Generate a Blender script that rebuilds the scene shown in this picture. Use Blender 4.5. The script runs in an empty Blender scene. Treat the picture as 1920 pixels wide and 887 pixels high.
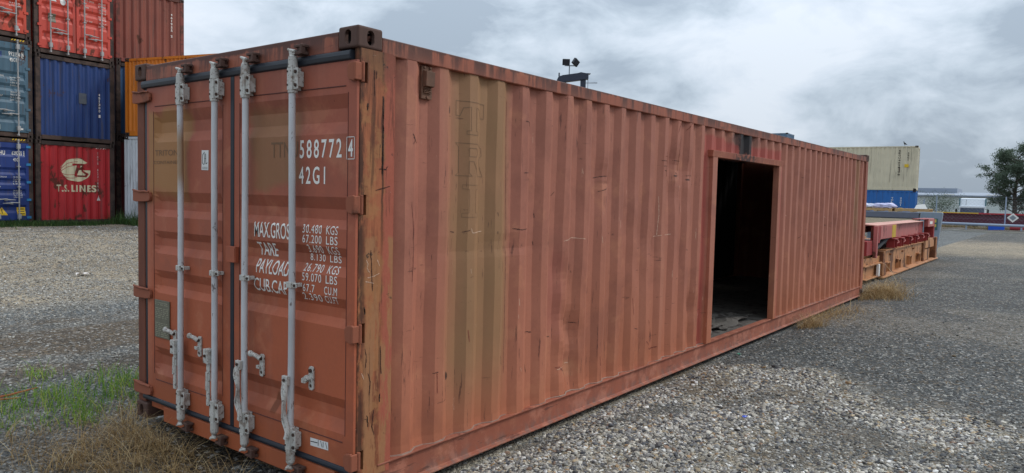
import bpy, bmesh, math, random
import numpy as np
from mathutils import Vector, Matrix, Euler
R = math.radians
random.seed(7)
rng = np.random.default_rng(11)
sc = bpy.context.scene
C = sc.collection

# ------------------------------------------------------------------ camera
cam = bpy.data.cameras.new("camera"); co = bpy.data.objects.new("camera", cam); C.objects.link(co)
yaw, pitch, roll = 0.65195, -0.05689, 0.02331
CAMP = Vector((-2.6118, -3.0465, 1.7106))
fw = Vector((math.cos(pitch)*math.cos(yaw), math.cos(pitch)*math.sin(yaw), math.sin(pitch)))
rt = Vector((math.sin(yaw), -math.cos(yaw), 0)); up = rt.cross(fw)
r2 = rt*math.cos(roll) + up*math.sin(roll); u2 = -rt*math.sin(roll) + up*math.cos(roll)
co.matrix_world = Matrix(((r2.x, u2.x, -fw.x, CAMP.x), (r2.y, u2.y, -fw.y, CAMP.y), (r2.z, u2.z, -fw.z, CAMP.z), (0, 0, 0, 1)))
cam.sensor_width = 36; cam.lens = 36*1374.9/1920
cam.clip_start = .05; cam.clip_end = 3000
sc.camera = co
sc.render.resolution_x = 1024; sc.render.resolution_y = 473

# ------------------------------------------------------------------ colour management
sc.view_settings.view_transform = 'Standard'; sc.view_settings.look = 'None'
sc.view_settings.exposure = 0.12; sc.view_settings.gamma = 1.0; sc.view_settings.use_curve_mapping = False

# ------------------------------------------------------------------ world: overcast sky
SUN_EL, SUN_AZ = R(40), R(-34)          # azimuth measured from +X towards +Y
w = bpy.data.worlds.new("World"); sc.world = w; w.use_nodes = True
nt = w.node_tree; nt.nodes.clear()
def wn(t, **k):
    n = nt.nodes.new(t)
    for a, b in k.items(): setattr(n, a, b)
    return n
def wl(a, b): nt.links.new(a, b)
def wm(op, a, b=None, c=None):
    n = wn('ShaderNodeMath', operation=op)
    for i, v in enumerate((a, b, c)):
        if v is None: continue
        if isinstance(v, (int, float)): n.inputs[i].default_value = v
        else: wl(v, n.inputs[i])
    return n.outputs[0]
sky = wn('ShaderNodeTexSky', sky_type='NISHITA'); sky.sun_disc = False
sky.sun_elevation = SUN_EL; sky.sun_rotation = math.pi/2 - SUN_AZ
sky.air_density = 1.2; sky.dust_density = 2.0
tc = wn('ShaderNodeTexCoord'); sep = wn('ShaderNodeSeparateXYZ'); wl(tc.outputs['Generated'], sep.inputs[0])
zz = wm('MAXIMUM', sep.outputs[2], 0.0)
inv = wm('DIVIDE', 1.0, wm('ADD', zz, 0.75))
comb = wn('ShaderNodeCombineXYZ'); wl(wm('MULTIPLY', sep.outputs[0], inv), comb.inputs[0]); wl(wm('MULTIPLY', sep.outputs[1], inv), comb.inputs[1]); wl(wm('MULTIPLY', zz, 1.7), comb.inputs[2])
def wnoise(scale, detail, rough, off, dist=0.0, src=None):
    mp = wn('ShaderNodeMapping'); wl(src or comb.outputs[0], mp.inputs[0]); mp.inputs[1].default_value = off
    mp.inputs[3].default_value = (1, 1, 1)
    n = wn('ShaderNodeTexNoise'); wl(mp.outputs[0], n.inputs['Vector'])
    n.inputs['Scale'].default_value = scale; n.inputs['Detail'].default_value = detail
    n.inputs['Roughness'].default_value = rough; n.inputs['Distortion'].default_value = dist
    return n.outputs[0]
big = wnoise(2.6, 5, 0.52, (7.7, 3.2, 9.1), 0.25)
mid = wnoise(7.0, 9, 0.60, (9.2, 1.3, 4.0), 0.35)
cl = wm('ADD', wm('MULTIPLY', big, 0.60), wm('MULTIPLY', mid, 0.40))
cr = wn('ShaderNodeValToRGB'); wl(cl, cr.inputs[0])
e = cr.color_ramp.elements
e[0].position = 0.405; e[0].color = (0.35, 0.425, 0.515, 1)
e[1].position = 0.585; e[1].color = (0.69, 0.76, 0.85, 1)
m_ = cr.color_ramp.elements.new(0.47); m_.color = (0.49, 0.575, 0.67, 1)
m_ = cr.color_ramp.elements.new(0.53); m_.color = (0.61, 0.69, 0.79, 1)
# overcast brightness: the zenith is about three times as bright as the horizon
gain = wm('MULTIPLY', wm('ADD', wm('MULTIPLY', zz, 1.35), 0.84), 10.0)
gc = wn('ShaderNodeCombineXYZ')
for i in range(3): wl(gain, gc.inputs[i])
mul = wn('ShaderNodeMix', data_type='RGBA', blend_type='MULTIPLY'); mul.inputs[0].default_value = 1.0
wl(cr.outputs[0], mul.inputs[6]); wl(gc.outputs[0], mul.inputs[7])
thin = wnoise(0.9, 4, 0.5, (5.5, 2.2, 8.0))
tf = wn('ShaderNodeMapRange'); wl(thin, tf.inputs[0]); tf.inputs[1].default_value = 0.60; tf.inputs[2].default_value = 0.75; tf.inputs[3].default_value = 0.96; tf.inputs[4].default_value = 0.75
mix = wn('ShaderNodeMix', data_type='RGBA'); wl(tf.outputs[0], mix.inputs[0]); wl(sky.outputs[0], mix.inputs[6]); wl(mul.outputs[2], mix.inputs[7])
bg = wn('ShaderNodeBackground'); wl(mix.outputs[2], bg.inputs[0]); bg.inputs[1].default_value = 0.1
wo = wn('ShaderNodeOutputWorld'); wl(bg.outputs[0], wo.inputs[0])

sl = bpy.data.lights.new("sun", 'SUN'); so = bpy.data.objects.new("sun", sl); C.objects.link(so)
sl.energy = 1.5; sl.angle = R(14); sl.color = (1.0, 0.96, 0.9)
so.location = (10, -20, 30)
sd = Vector((math.cos(SUN_EL)*math.cos(SUN_AZ), math.cos(SUN_EL)*math.sin(SUN_AZ), math.sin(SUN_EL)))
so.rotation_euler = sd.to_track_quat('Z', 'Y').to_euler()

# ------------------------------------------------------------------ node material helper
def lin(c):
    return tuple((v/255/12.92 if v/255 <= .04045 else ((v/255+.055)/1.055)**2.4) for v in c)
class G:
    def __init__(s, name, rough=.6, metal=0.0, spec=.5):
        s.m = bpy.data.materials.new(name); s.m.use_nodes = True; s.nt = s.m.node_tree
        s.b = s.nt.nodes['Principled BSDF']; s.b.inputs['Roughness'].default_value = rough
        s.b.inputs['Metallic'].default_value = metal
        s.b.inputs['Specular IOR Level'].default_value = spec
        t = s.nt.nodes.new('ShaderNodeTexCoord'); s.obj = t.outputs['Object']
        sp = s.nt.nodes.new('ShaderNodeSeparateXYZ'); s.nt.links.new(s.obj, sp.inputs[0])
        s.x, s.y, s.z = sp.outputs
    def put(s, sock, v):
        if hasattr(v, 'is_output'): s.nt.links.new(v, sock)
        elif isinstance(v, (tuple, list)) and len(v) == 3 and sock.type == 'RGBA': sock.default_value = (*v, 1)
        else: sock.default_value = v
    def math(s, op, a, b=0.0, clamp=False):
        n = s.nt.nodes.new('ShaderNodeMath'); n.operation = op; n.use_clamp = clamp
        s.put(n.inputs[0], a); s.put(n.inputs[1], b); return n.outputs[0]
    def add(s, a, b): return s.math('ADD', a, b)
    def sub(s, a, b): return s.math('SUBTRACT', a, b)
    def mul(s, a, b): return s.math('MULTIPLY', a, b)
    def mx(s, a, b): return s.math('MAXIMUM', a, b)
    def ramp(s, v, a, b, c=0.0, d=1.0):
        n = s.nt.nodes.new('ShaderNodeMapRange'); n.interpolation_type = 'SMOOTHSTEP'
        s.put(n.inputs[0], v)
        for i, q in enumerate((a, b, c, d)): n.inputs[i+1].default_value = q
        if a > b: n.inputs[1].default_value, n.inputs[2].default_value = b, a; n.inputs[3].default_value, n.inputs[4].default_value = d, c
        return n.outputs[0]
    def noise(s, scale, detail=4, rough=.55, stretch=(1, 1, 1), off=(0, 0, 0), vec=None, color=False, dist=0.0):
        mp = s.nt.nodes.new('ShaderNodeMapping'); s.put(mp.inputs[0], vec or s.obj)
        mp.inputs[1].default_value = off; mp.inputs[3].default_value = stretch
        n = s.nt.nodes.new('ShaderNodeTexNoise'); s.put(n.inputs['Vector'], mp.outputs[0])
        n.inputs['Scale'].default_value = scale; n.inputs['Detail'].default_value = detail; n.inputs['Roughness'].default_value = rough
        n.inputs['Distortion'].default_value = dist
        return n.outputs[1 if color else 0]
    def mix(s, f, a, b, blend='MIX'):
        n = s.nt.nodes.new('ShaderNodeMix'); n.data_type = 'RGBA'; n.blend_type = blend
        s.put(n.inputs[0], f); s.put(n.inputs[6], a); s.put(n.inputs[7], b); return n.outputs[2]
    def scale(s, c, f):      # colour times scalar
        n = s.nt.nodes.new('ShaderNodeVectorMath'); n.operation = 'SCALE'
        s.put(n.inputs[0], c); s.put(n.inputs['Scale'], f); return n.outputs[0]
    def band(s, v, a, b, e0, e1=None):   # 1 between a and b with soft edges
        e1 = e0 if e1 is None else e1
        return s.mul(s.ramp(v, a-e0, a+e0), s.ramp(v, b+e1, b-e1))
    def bump(s, h, strength=.3, dist=.01):
        n = s.nt.nodes.new('ShaderNodeBump'); s.put(n.inputs['Height'], h); n.inputs['Strength'].default_value = strength
        n.inputs['Distance'].default_value = dist; s.nt.links.new(n.outputs[0], s.b.inputs['Normal'])
    def done(s, col, rough=None):
        s.put(s.b.inputs['Base Color'], col)
        if rough is not None: s.put(s.b.inputs['Roughness'], rough)
        return s.m

def simple(name, rgb, rough=.6, metal=0.0, var=.12, sc_=6, spec=.4, bump=.1):
    g = G(name, rough, metal, spec); c = lin(rgb)
    n = g.noise(sc_, 5, .6); f = g.noise(sc_*9, 3, .6)
    col = g.scale(c, g.add(1-var, g.mul(g.add(n, g.mul(f, .5)), var*1.35)))
    if bump: g.bump(f, bump, .002)
    return g.done(col)

# paint for the stacked containers: colour, chalky streaks, rust
def paint(name, rgb, rust=.5, rough=.55, seed=0.0, streak=.25, pink=.15):
    g = G(name, rough, 0, .35); c = lin(rgb)
    big = g.noise(1.3, 4, .5, off=(seed, 2, 1)); st = g.noise(5, 4, .6, stretch=(1, 1, .08), off=(seed, 0, 3))
    col = g.scale(c, g.add(.74, g.mul(big, .5)))
    col = g.mix(g.mul(g.ramp(st, .45, .75), streak), col, tuple(min(1, v*1.25+.035) for v in c))
    st2 = g.noise(7, 4, .6, stretch=(1, 1, .05), off=(seed+4, 7, 3))
    col = g.mix(g.mul(g.ramp(st2, .55, .8), streak*1.4), col, tuple(v*.35 for v in c))
    col = g.mix(g.mul(g.ramp(g.noise(9, 5, .65, stretch=(1, 1, .06), off=(seed+9, 1, 2)), .56, .64), .45), col, lin((74, 62, 56)))
    rn = g.noise(2.2, 8, .62, stretch=(1, 1, .6), off=(seed, seed, seed)); th = .72-.12*rust
    th -= .055; rm = g.ramp(rn, th, th+.04)
    rc = g.mix(g.noise(9, 4), lin((50, 32, 26)), lin((98, 62, 44)))
    col = g.mix(g.mul(rm, .85), col, rc)
    g.bump(g.add(g.mul(rm, .5), g.noise(30, 4)), .15, .004)
    return g.done(col, g.add(rough-.05, g.mul(rm, .3)))

def rustmat(name, a, b, cpaint, amt=.5, seed=0.0):
    g = G(name, .75, 0, .3)
    n = g.noise(3, 8, .65, off=(seed, 0, 0)); f = g.noise(16, 5, .6, stretch=(1, 1, .25), off=(seed, 3, 0))
    col = g.mix(f, lin(a), lin(b)); col = g.mix(g.ramp(n, amt-.05, amt+.06), lin(cpaint), col)
    g.bump(g.add(n, f), .3, .004)
    return g.done(col)

# ------------------------------------------------------------------ main container paints (object space = metres on the container)
PINK = lin((158, 94, 78)); BRICK = lin((148, 82, 64)); OCH = lin((146, 112, 74)); OLIVE = lin((128, 102, 72))
def scratches(g, thresh, seed, horiz=False):
    s = (1, 1, 7) if horiz else (9, 9, .8)
    n = g.noise(4.2, 6, .7, stretch=s, off=(seed, seed*2, 1)); m = g.noise(1.1, 3, .5, off=(seed, 4, 2))
    return g.mul(g.ramp(n, thresh-.045, thresh-.02), g.ramp(m, .45, .55))
def main_paint(kind):
    g = G('faded_red_paint_'+kind, .62, 0, .3)
    n1 = g.noise(.9, 4, .5, off=(3, 1, 2)); n2 = g.noise(6, 4, .6, stretch=(1, 1, .06), off=(2, 5, 0)); n3 = g.add(g.mul(g.noise(40, 4, .7), .5), g.mul(g.noise(330, 2, .6), .5))
    if kind == 'door': base = g.mix(g.ramp(g.add(g.z, g.mul(n1, 1.2)), 1.3, 2.6), lin((170, 90, 60)), lin((156, 86, 66)))
    elif kind == 'side': base = g.mix(g.ramp(g.add(g.z, g.mul(n1, 1.4)), .7, 2.4), lin((170, 104, 77)), lin((160, 100, 81)))
    else: base = g.mix(n1, lin((156, 90, 66)), lin((142, 80, 62)))
    col = g.scale(base, g.add(.83, g.mul(n1, .34)))
    n4 = g.noise(1.6, 6, .65, off=(6, 2, 9)); col = g.mix(g.mul(g.ramp(n2, .5, .7), .30), col, lin((182, 122, 98))); col = g.mix(g.mul(g.ramp(n4, .50, .64), .38), col, lin((126, 76, 62))); col = g.mix(g.mul(g.ramp(g.noise(2.7, 6, .65, off=(1, 7, 4)), .54, .66), .28), col, lin((196, 132, 98)))
    col = g.scale(col, g.add(.78, g.mul(n3, .44)))
    ey = g.mul(g.sub(g.noise(1.7, 3, .5, off=(0, 8, 0)), .5), .22)
    if kind == 'side':
        xx = g.add(g.x, ey)
        m = g.mul(g.ramp(xx, .62, .92), g.ramp(g.add(g.x, g.mul(ey, .3)), 1.43, 1.30)); m = g.mul(m, g.ramp(g.add(g.z, ey), .0, .8)); m = g.mul(m, g.add(.62, g.mul(g.noise(3, 5, .6, off=(3, 3, 3)), .35)))
        och = g.mix(g.noise(3, 4, .5, stretch=(3, 1, .3)), lin((150, 116, 78)), lin((132, 102, 70)))
        col = g.mix(m, col, och)
        m3 = g.mul(g.band(xx, 11.25, 11.62, .06), g.ramp(g.z, .9, 1.5)); col = g.mix(g.mul(m3, .5), col, och)
        # orange tint low down, black soot above the cut doorway
        col = g.mix(g.mul(g.ramp(g.add(g.z, g.mul(n1, .5)), .85, .3), .4), col, lin((166, 94, 62)))
        ej = g.mul(g.sub(g.noise(9, 6, .75, off=(3, 8, 1)), .5), .34); soot = g.mul(g.band(g.add(g.x, g.mul(ej, .5)), 5.64, 6.0, .03), g.ramp(g.add(g.z, ej), 2.18, 2.25))
        soft = g.mul(g.band(g.add(g.x, g.add(ey, ej)), 5.42, 6.2, .16), g.ramp(g.add(g.z, ej), 2.12, 2.45))
        col = g.mix(g.mul(soft, .86), col, lin((58, 48, 46))); col = g.mix(g.mul(soot, .95), col, lin((18, 18, 22)))
        # red primer round the cut-out
        pr = g.mul(g.band(g.add(g.x, g.mul(ey, .6)), 4.62, 7.22, .03), g.ramp(g.add(g.z, g.mul(ey, .9)), 2.38, 2.34))
        prb = g.mul(pr, g.ramp(g.math('ABSOLUTE', g.sub(g.x, 5.92)), 1.12, 1.17)); prt = g.mul(pr, g.ramp(g.z, 2.2, 2.23))
        col = g.mix(g.mul(g.mx(prb, g.mul(prt, g.ramp(soot, .5, 0))), .55), col, lin((164, 62, 58)))
        # scraped patches and grime
        for (cx, cz, rx, rz, cc, a) in ((.755, 2.215, .014, .030, (50, 30, 28), .95), (.775, .56, .022, .032, (44, 30, 28), .95), (.768, .47, .008, .08, (96, 52, 40), .7), (2.62, 1.83, .11, .018, (120, 70, 56), .7), (4.0, 1.93, .05, .012, (60, 36, 30), .9), (4.28, 1.90, .05, .012, (60, 36, 30), .9), (3.6, .42, .03, .07, (96, 52, 40), .7), (2.2, .36, .12, .08, (190, 136, 100), .38), (2.6, 1.80, .10, .05, (180, 118, 88), .3), (1.98, 1.0, .12, .45, (150, 84, 74), .4), (5.2, 1.2, .0, .0, (0, 0, 0), 0)):
            if not a: continue
            d = g.math('SQRT', g.add(g.math('POWER', g.math('DIVIDE', g.sub(g.x, cx), rx), 2), g.math('POWER', g.math('DIVIDE', g.sub(g.z, cz), rz), 2)))
            mm = g.mul(g.ramp(g.add(d, g.mul(g.noise(11, 6, .75), 2.0)), 2.1, 1.4), a); col = g.mix(mm, col, lin(cc))
        sc1 = scratches(g, .662, 3); sc2 = g.mul(scratches(g, .690, 8, True), 1.0)
        # a band of old impact marks about 1.4 m up
        im = g.mul(g.band(g.add(g.z, g.mul(ey, .3)), 1.30, 1.42, .05), g.ramp(g.noise(13, 6, .75, off=(5, 5, 5)), .63, .67))
        col = g.mix(g.mul(g.mx(sc1, g.mx(sc2, im)), .65), col, lin((70, 40, 34)))
        wsc = g.mul(scratches(g, .715, 14), 1.0); col = g.mix(g.mul(wsc, .7), col, lin((214, 176, 150)))
    if kind == 'door':
        ex = g.mul(g.sub(g.noise(3.0, 4, .5, off=(0, 8, 4)), .5), .30)
        yy = g.add(g.y, ex); z2 = g.add(g.z, ex)
        m = g.mul(g.ramp(yy, 1.68, 1.76), g.mul(g.ramp(g.y, 2.26, 2.22), g.mul(g.ramp(z2, 1.56, 1.74), g.ramp(z2, 2.30, 2.2))))
        col = g.mix(g.mul(m, .85), col, lin((156, 112, 66)))
        m = g.mul(g.band(yy, .50, .98, .06), g.mul(g.ramp(z2, 1.70, 1.78), g.ramp(z2, 2.24, 2.10)))
        col = g.mix(g.mul(m, .78), col, lin((134, 98, 66)))
        # earth splashed up the bottom of the doors
        col = g.mix(g.mul(g.ramp(g.add(g.z, g.mul(ex, 1.3)), .42, .16), .5), col, lin((156, 84, 48)))
        d = g.math('ABSOLUTE', g.add(g.sub(g.y, .72), g.mul(g.sub(g.z, .42), .35)))
        sm = g.mul(g.ramp(g.add(d, g.mul(ex, .15)), .035, .02), g.band(g.z, .36, .49, .015)); col = g.mix(g.mul(sm, .75), col, lin((104, 56, 34)))
        sp = g.ramp(g.noise(17, 5, .7, off=(1, 2, 3), stretch=(1, 1, .7)), .70, .73); col = g.mix(g.mul(sp, .8), col, lin((88, 40, 30)))
        ws = scratches(g, .70, 5); col = g.mix(g.mul(ws, .6), col, lin((92, 44, 34)))
        grime = g.mul(g.ramp(g.add(g.z, ex), 2.34, 2.46), .35); col = g.mix(grime, col, lin((96, 60, 54)))
    if kind == 'rail':
        up_ = g.ramp(g.z, 2.38, 2.56); st = g.noise(11, 5, .7, stretch=(1, 1, .12), off=(0, 3, 1)); lo = g.noise(1.3, 4, .6, stretch=(1, 1, 0.2), off=(9, 3, 1))
        k = g.mul(g.ramp(g.add(st, g.mul(lo, .7)), .77, .92), g.add(g.mul(up_, .75), .12))
        k = g.mx(k, g.mul(g.ramp(g.add(g.z, g.mul(g.sub(st, .5), .09)), 2.528, 2.548), .85))
        bx = g.mul(g.band(g.add(g.x, ey), 5.45, 6.3, .2), .7); k = g.mx(k, g.mul(bx, up_)); k = g.mx(k, g.mul(g.mul(g.band(g.add(g.x, g.mul(ey, 2.0)), 5.45, 6.15, .15), g.band(g.z, 2.12, 2.3, .01)), g.ramp(g.noise(12, 6, .7, off=(2, 2, 9)), .40, .52)))
        col = g.mix(g.mul(k, .9), col, lin((52, 38, 36)))
        bt = g.mul(g.ramp(g.z, .10, .02), g.ramp(g.noise(14, 6, .7), .42, .6)); col = g.mix(g.mul(bt, .6), col, lin((112, 92, 84)))
        lo2 = g.mul(g.ramp(g.z, .3, .12), g.ramp(g.noise(5, 5, .7, off=(4, 4, 4)), .5, .62)); col = g.mix(g.mul(lo2, .35), col, lin((196, 132, 108)))
        hs = scratches(g, .66, 19, True); col = g.mix(g.mul(hs, .6), col, lin((70, 46, 40)))
    g.bump(g.add(g.mul(n3, .4), g.noise(5, 4, .5)), .2, .006)
    return g.done(col, g.add(.5, g.mul(n1, .25)))
P_SIDE = main_paint('side'); P_DOOR = main_paint('door'); P_RAIL = main_paint('rail')
def post_mat():
    g = G('rusted_overpainted_post', .72, 0, .3)
    st = g.noise(14, 6, .7, stretch=(1, 1, .10), off=(2, 1, 0)); n = g.noise(5, 6, .65, off=(1, 6, 2)); f = g.noise(50, 4, .6)
    org = g.mix(g.ramp(st, .36, .60), lin((104, 58, 38)), lin((160, 94, 62))); org = g.mix(g.mul(g.ramp(g.noise(3.5, 7, .7, off=(4, 4, 1)), .48, .56), .6), org, lin((160, 112, 70)))
    red = g.mix(n, lin((168, 92, 74)), lin((150, 78, 56)))
    col = g.mix(g.ramp(g.add(g.x, g.mul(g.sub(n, .5), .16)), .175, .215), org, red)
    col = g.mix(g.mul(g.ramp(g.add(g.z, g.mul(n, .6)), 2.45, 2.8), .55), col, lin((74, 50, 38)))
    tan = g.mix(g.noise(4, 5, .6, stretch=(1, 1, .4)), lin((166, 112, 72)), lin((142, 102, 72)))
    tn = g.mul(g.ramp(g.add(g.z, g.mul(g.sub(n, .5), .10)), 1.47, 1.44), g.ramp(g.add(g.x, g.mul(g.sub(n, .5), .05)), .055, .075))
    tn = g.mul(tn, g.ramp(g.noise(3.2, 8, .75, stretch=(3, 1, .5), off=(8, 2, 5)), .42, .48))
    col = g.mix(g.mul(tn, .95), col, tan)
    blk = g.mul(g.ramp(g.noise(8, 7, .75, stretch=(3.0, 1, .14), off=(7, 3, 2)), .545, .58), g.ramp(g.noise(2.2, 4, .6, off=(1, 3, 5)), .40, .50))
    edge = g.mul(g.ramp(g.add(g.x, g.mul(g.sub(n, .5), .10)), .085, .04), g.ramp(g.noise(8, 6, .7, stretch=(1, 1, .3)), .44, .52)); edge = g.mx(edge, g.mul(g.band(g.add(g.x, g.mul(g.sub(n, .5), .05)), .176, .192, .006), g.mul(g.ramp(g.z, 1.2, 1.7), g.ramp(g.noise(3, 6, .7, stretch=(1, 1, .5), off=(2, 2, 2)), .42, .5))))
    col = g.mix(g.mul(g.mx(g.mul(blk, .7), edge), .8), col, lin((58, 36, 26)))
    sp = g.ramp(g.noise(7, 5, .7, off=(3, 9, 4)), .63, .66); col = g.mix(g.mul(sp, .8), col, lin((50, 40, 34)))
    wh = g.ramp(g.noise(22, 7, .8, off=(1, 1, 9)), .66, .68); col = g.mix(g.mul(wh, .6), col, lin((220, 205, 190)))
    g.bump(g.add(st, g.mul(n, 1.0)), .45, .006)
    return g.done(g.scale(col, g.add(.85, g.mul(f, .3))))
P_POST = post_mat()
P_POSTL = rustmat('brown_rusted_post', (96, 56, 44), (124, 72, 52), (128, 74, 56), .35, 4)
M_CAST = rustmat('weathered_steel_casting', (66, 48, 42), (96, 70, 60), (112, 72, 62), .32, 2)
M_LUG = rustmat('hinge_paint', (70, 42, 32), (116, 66, 46), (142, 82, 60), .56, 6)
M_RUB = simple('black_rubber_gasket', (34, 38, 46), .45, var=.3)
M_DARK = simple('painted_slot_shade', (20, 17, 16), .9)  # near-black colour standing in for shade inside slots and casting cavities
M_ROOF = rustmat('roof_paint', (90, 60, 50), (130, 80, 64), (150, 92, 76), .5, 9)
M_BOLT = rustmat('rusty_bolt', (48, 36, 32), (84, 58, 44), (60, 46, 40), .4, 1)
def galv(name, stain=False):
    g = G(name, .5, .0, .5)
    n = g.noise(8, 5, .6); s = g.noise(20, 6, .7, off=(3, 0, 0), stretch=(1, 1, .4)); f = g.noise(3, 4, .6, stretch=(1, 1, .3))
    col = g.mix(n, lin((176, 176, 176)), lin((208, 207, 206)))
    col = g.mix(g.mul(g.ramp(f, .5, .72), .3), col, lin((120, 116, 116)))
    col = g.mix(g.mul(g.ramp(s, .61, .64), .8), col, lin((84, 62, 52)))
    col = g.mix(g.mul(g.ramp(g.z, .55, .2), .3), col, lin((150, 132, 116)))
    if stain: col = g.mix(g.mul(g.mul(g.band(g.z, 1.72, 2.10, .10), g.ramp(g.y, 1.655, 1.69)), .9), col, lin((150, 116, 80)))
    g.bump(s, .2, .002); return g.done(col)
M_GALV = galv('galvanised_rod_paint'); M_GALVS = galv('galvanised_rod_paint_stained', True)
def brk():
    g = G('worn_offwhite_bracket_paint', .55, 0, .4); n = g.noise(14, 5, .65); f = g.noise(60, 4, .7)
    c = g.mix(n, lin((160, 156, 148)), lin((206, 202, 194))); c = g.mix(g.mul(g.ramp(f, .56, .62), .8), c, lin((96, 76, 64))); c = g.mix(g.mul(g.ramp(g.noise(7, 6, .7, off=(3, 3, 3)), .55, .62), .6), c, lin((126, 104, 88)))
    g.bump(n, .3, .003); return g.done(c)
M_BRK = brk()
M_WHITE = simple('white_lettering', (226, 222, 214), .6, var=.12, sc_=30, bump=0)
M_GHOST = simple('ghost_lettering', (112, 82, 58), .7, var=.1, bump=0)
M_GHOST2 = simple('ghost_lettering_soft', (118, 88, 62), .7, var=.1, bump=0)
M_PAPER = simple('white_sticker', (214, 212, 208), .5, var=.12, sc_=25, bump=0)
M_INK = simple('black_ink', (30, 30, 30), .6, bump=0)
M_PLATE = simple('grey_green_plate', (104, 100, 84), .5, .0, var=.4, sc_=18)
M_PLTXT = simple('plate_text', (150, 146, 124), .5, bump=0)
def plymat():
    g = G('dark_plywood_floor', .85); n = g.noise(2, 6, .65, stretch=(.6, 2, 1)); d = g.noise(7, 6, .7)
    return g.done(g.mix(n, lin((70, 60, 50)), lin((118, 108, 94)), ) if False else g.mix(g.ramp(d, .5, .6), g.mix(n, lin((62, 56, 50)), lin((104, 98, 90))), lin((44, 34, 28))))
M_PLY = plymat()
M_VENT = rustmat('vent_paint', (84, 62, 52), (118, 84, 64), (130, 90, 70), .5, 8)
M_INNER = simple('inner_wall_paint', (46, 45, 47), .95, var=.3, sc_=2, spec=.05)

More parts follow.
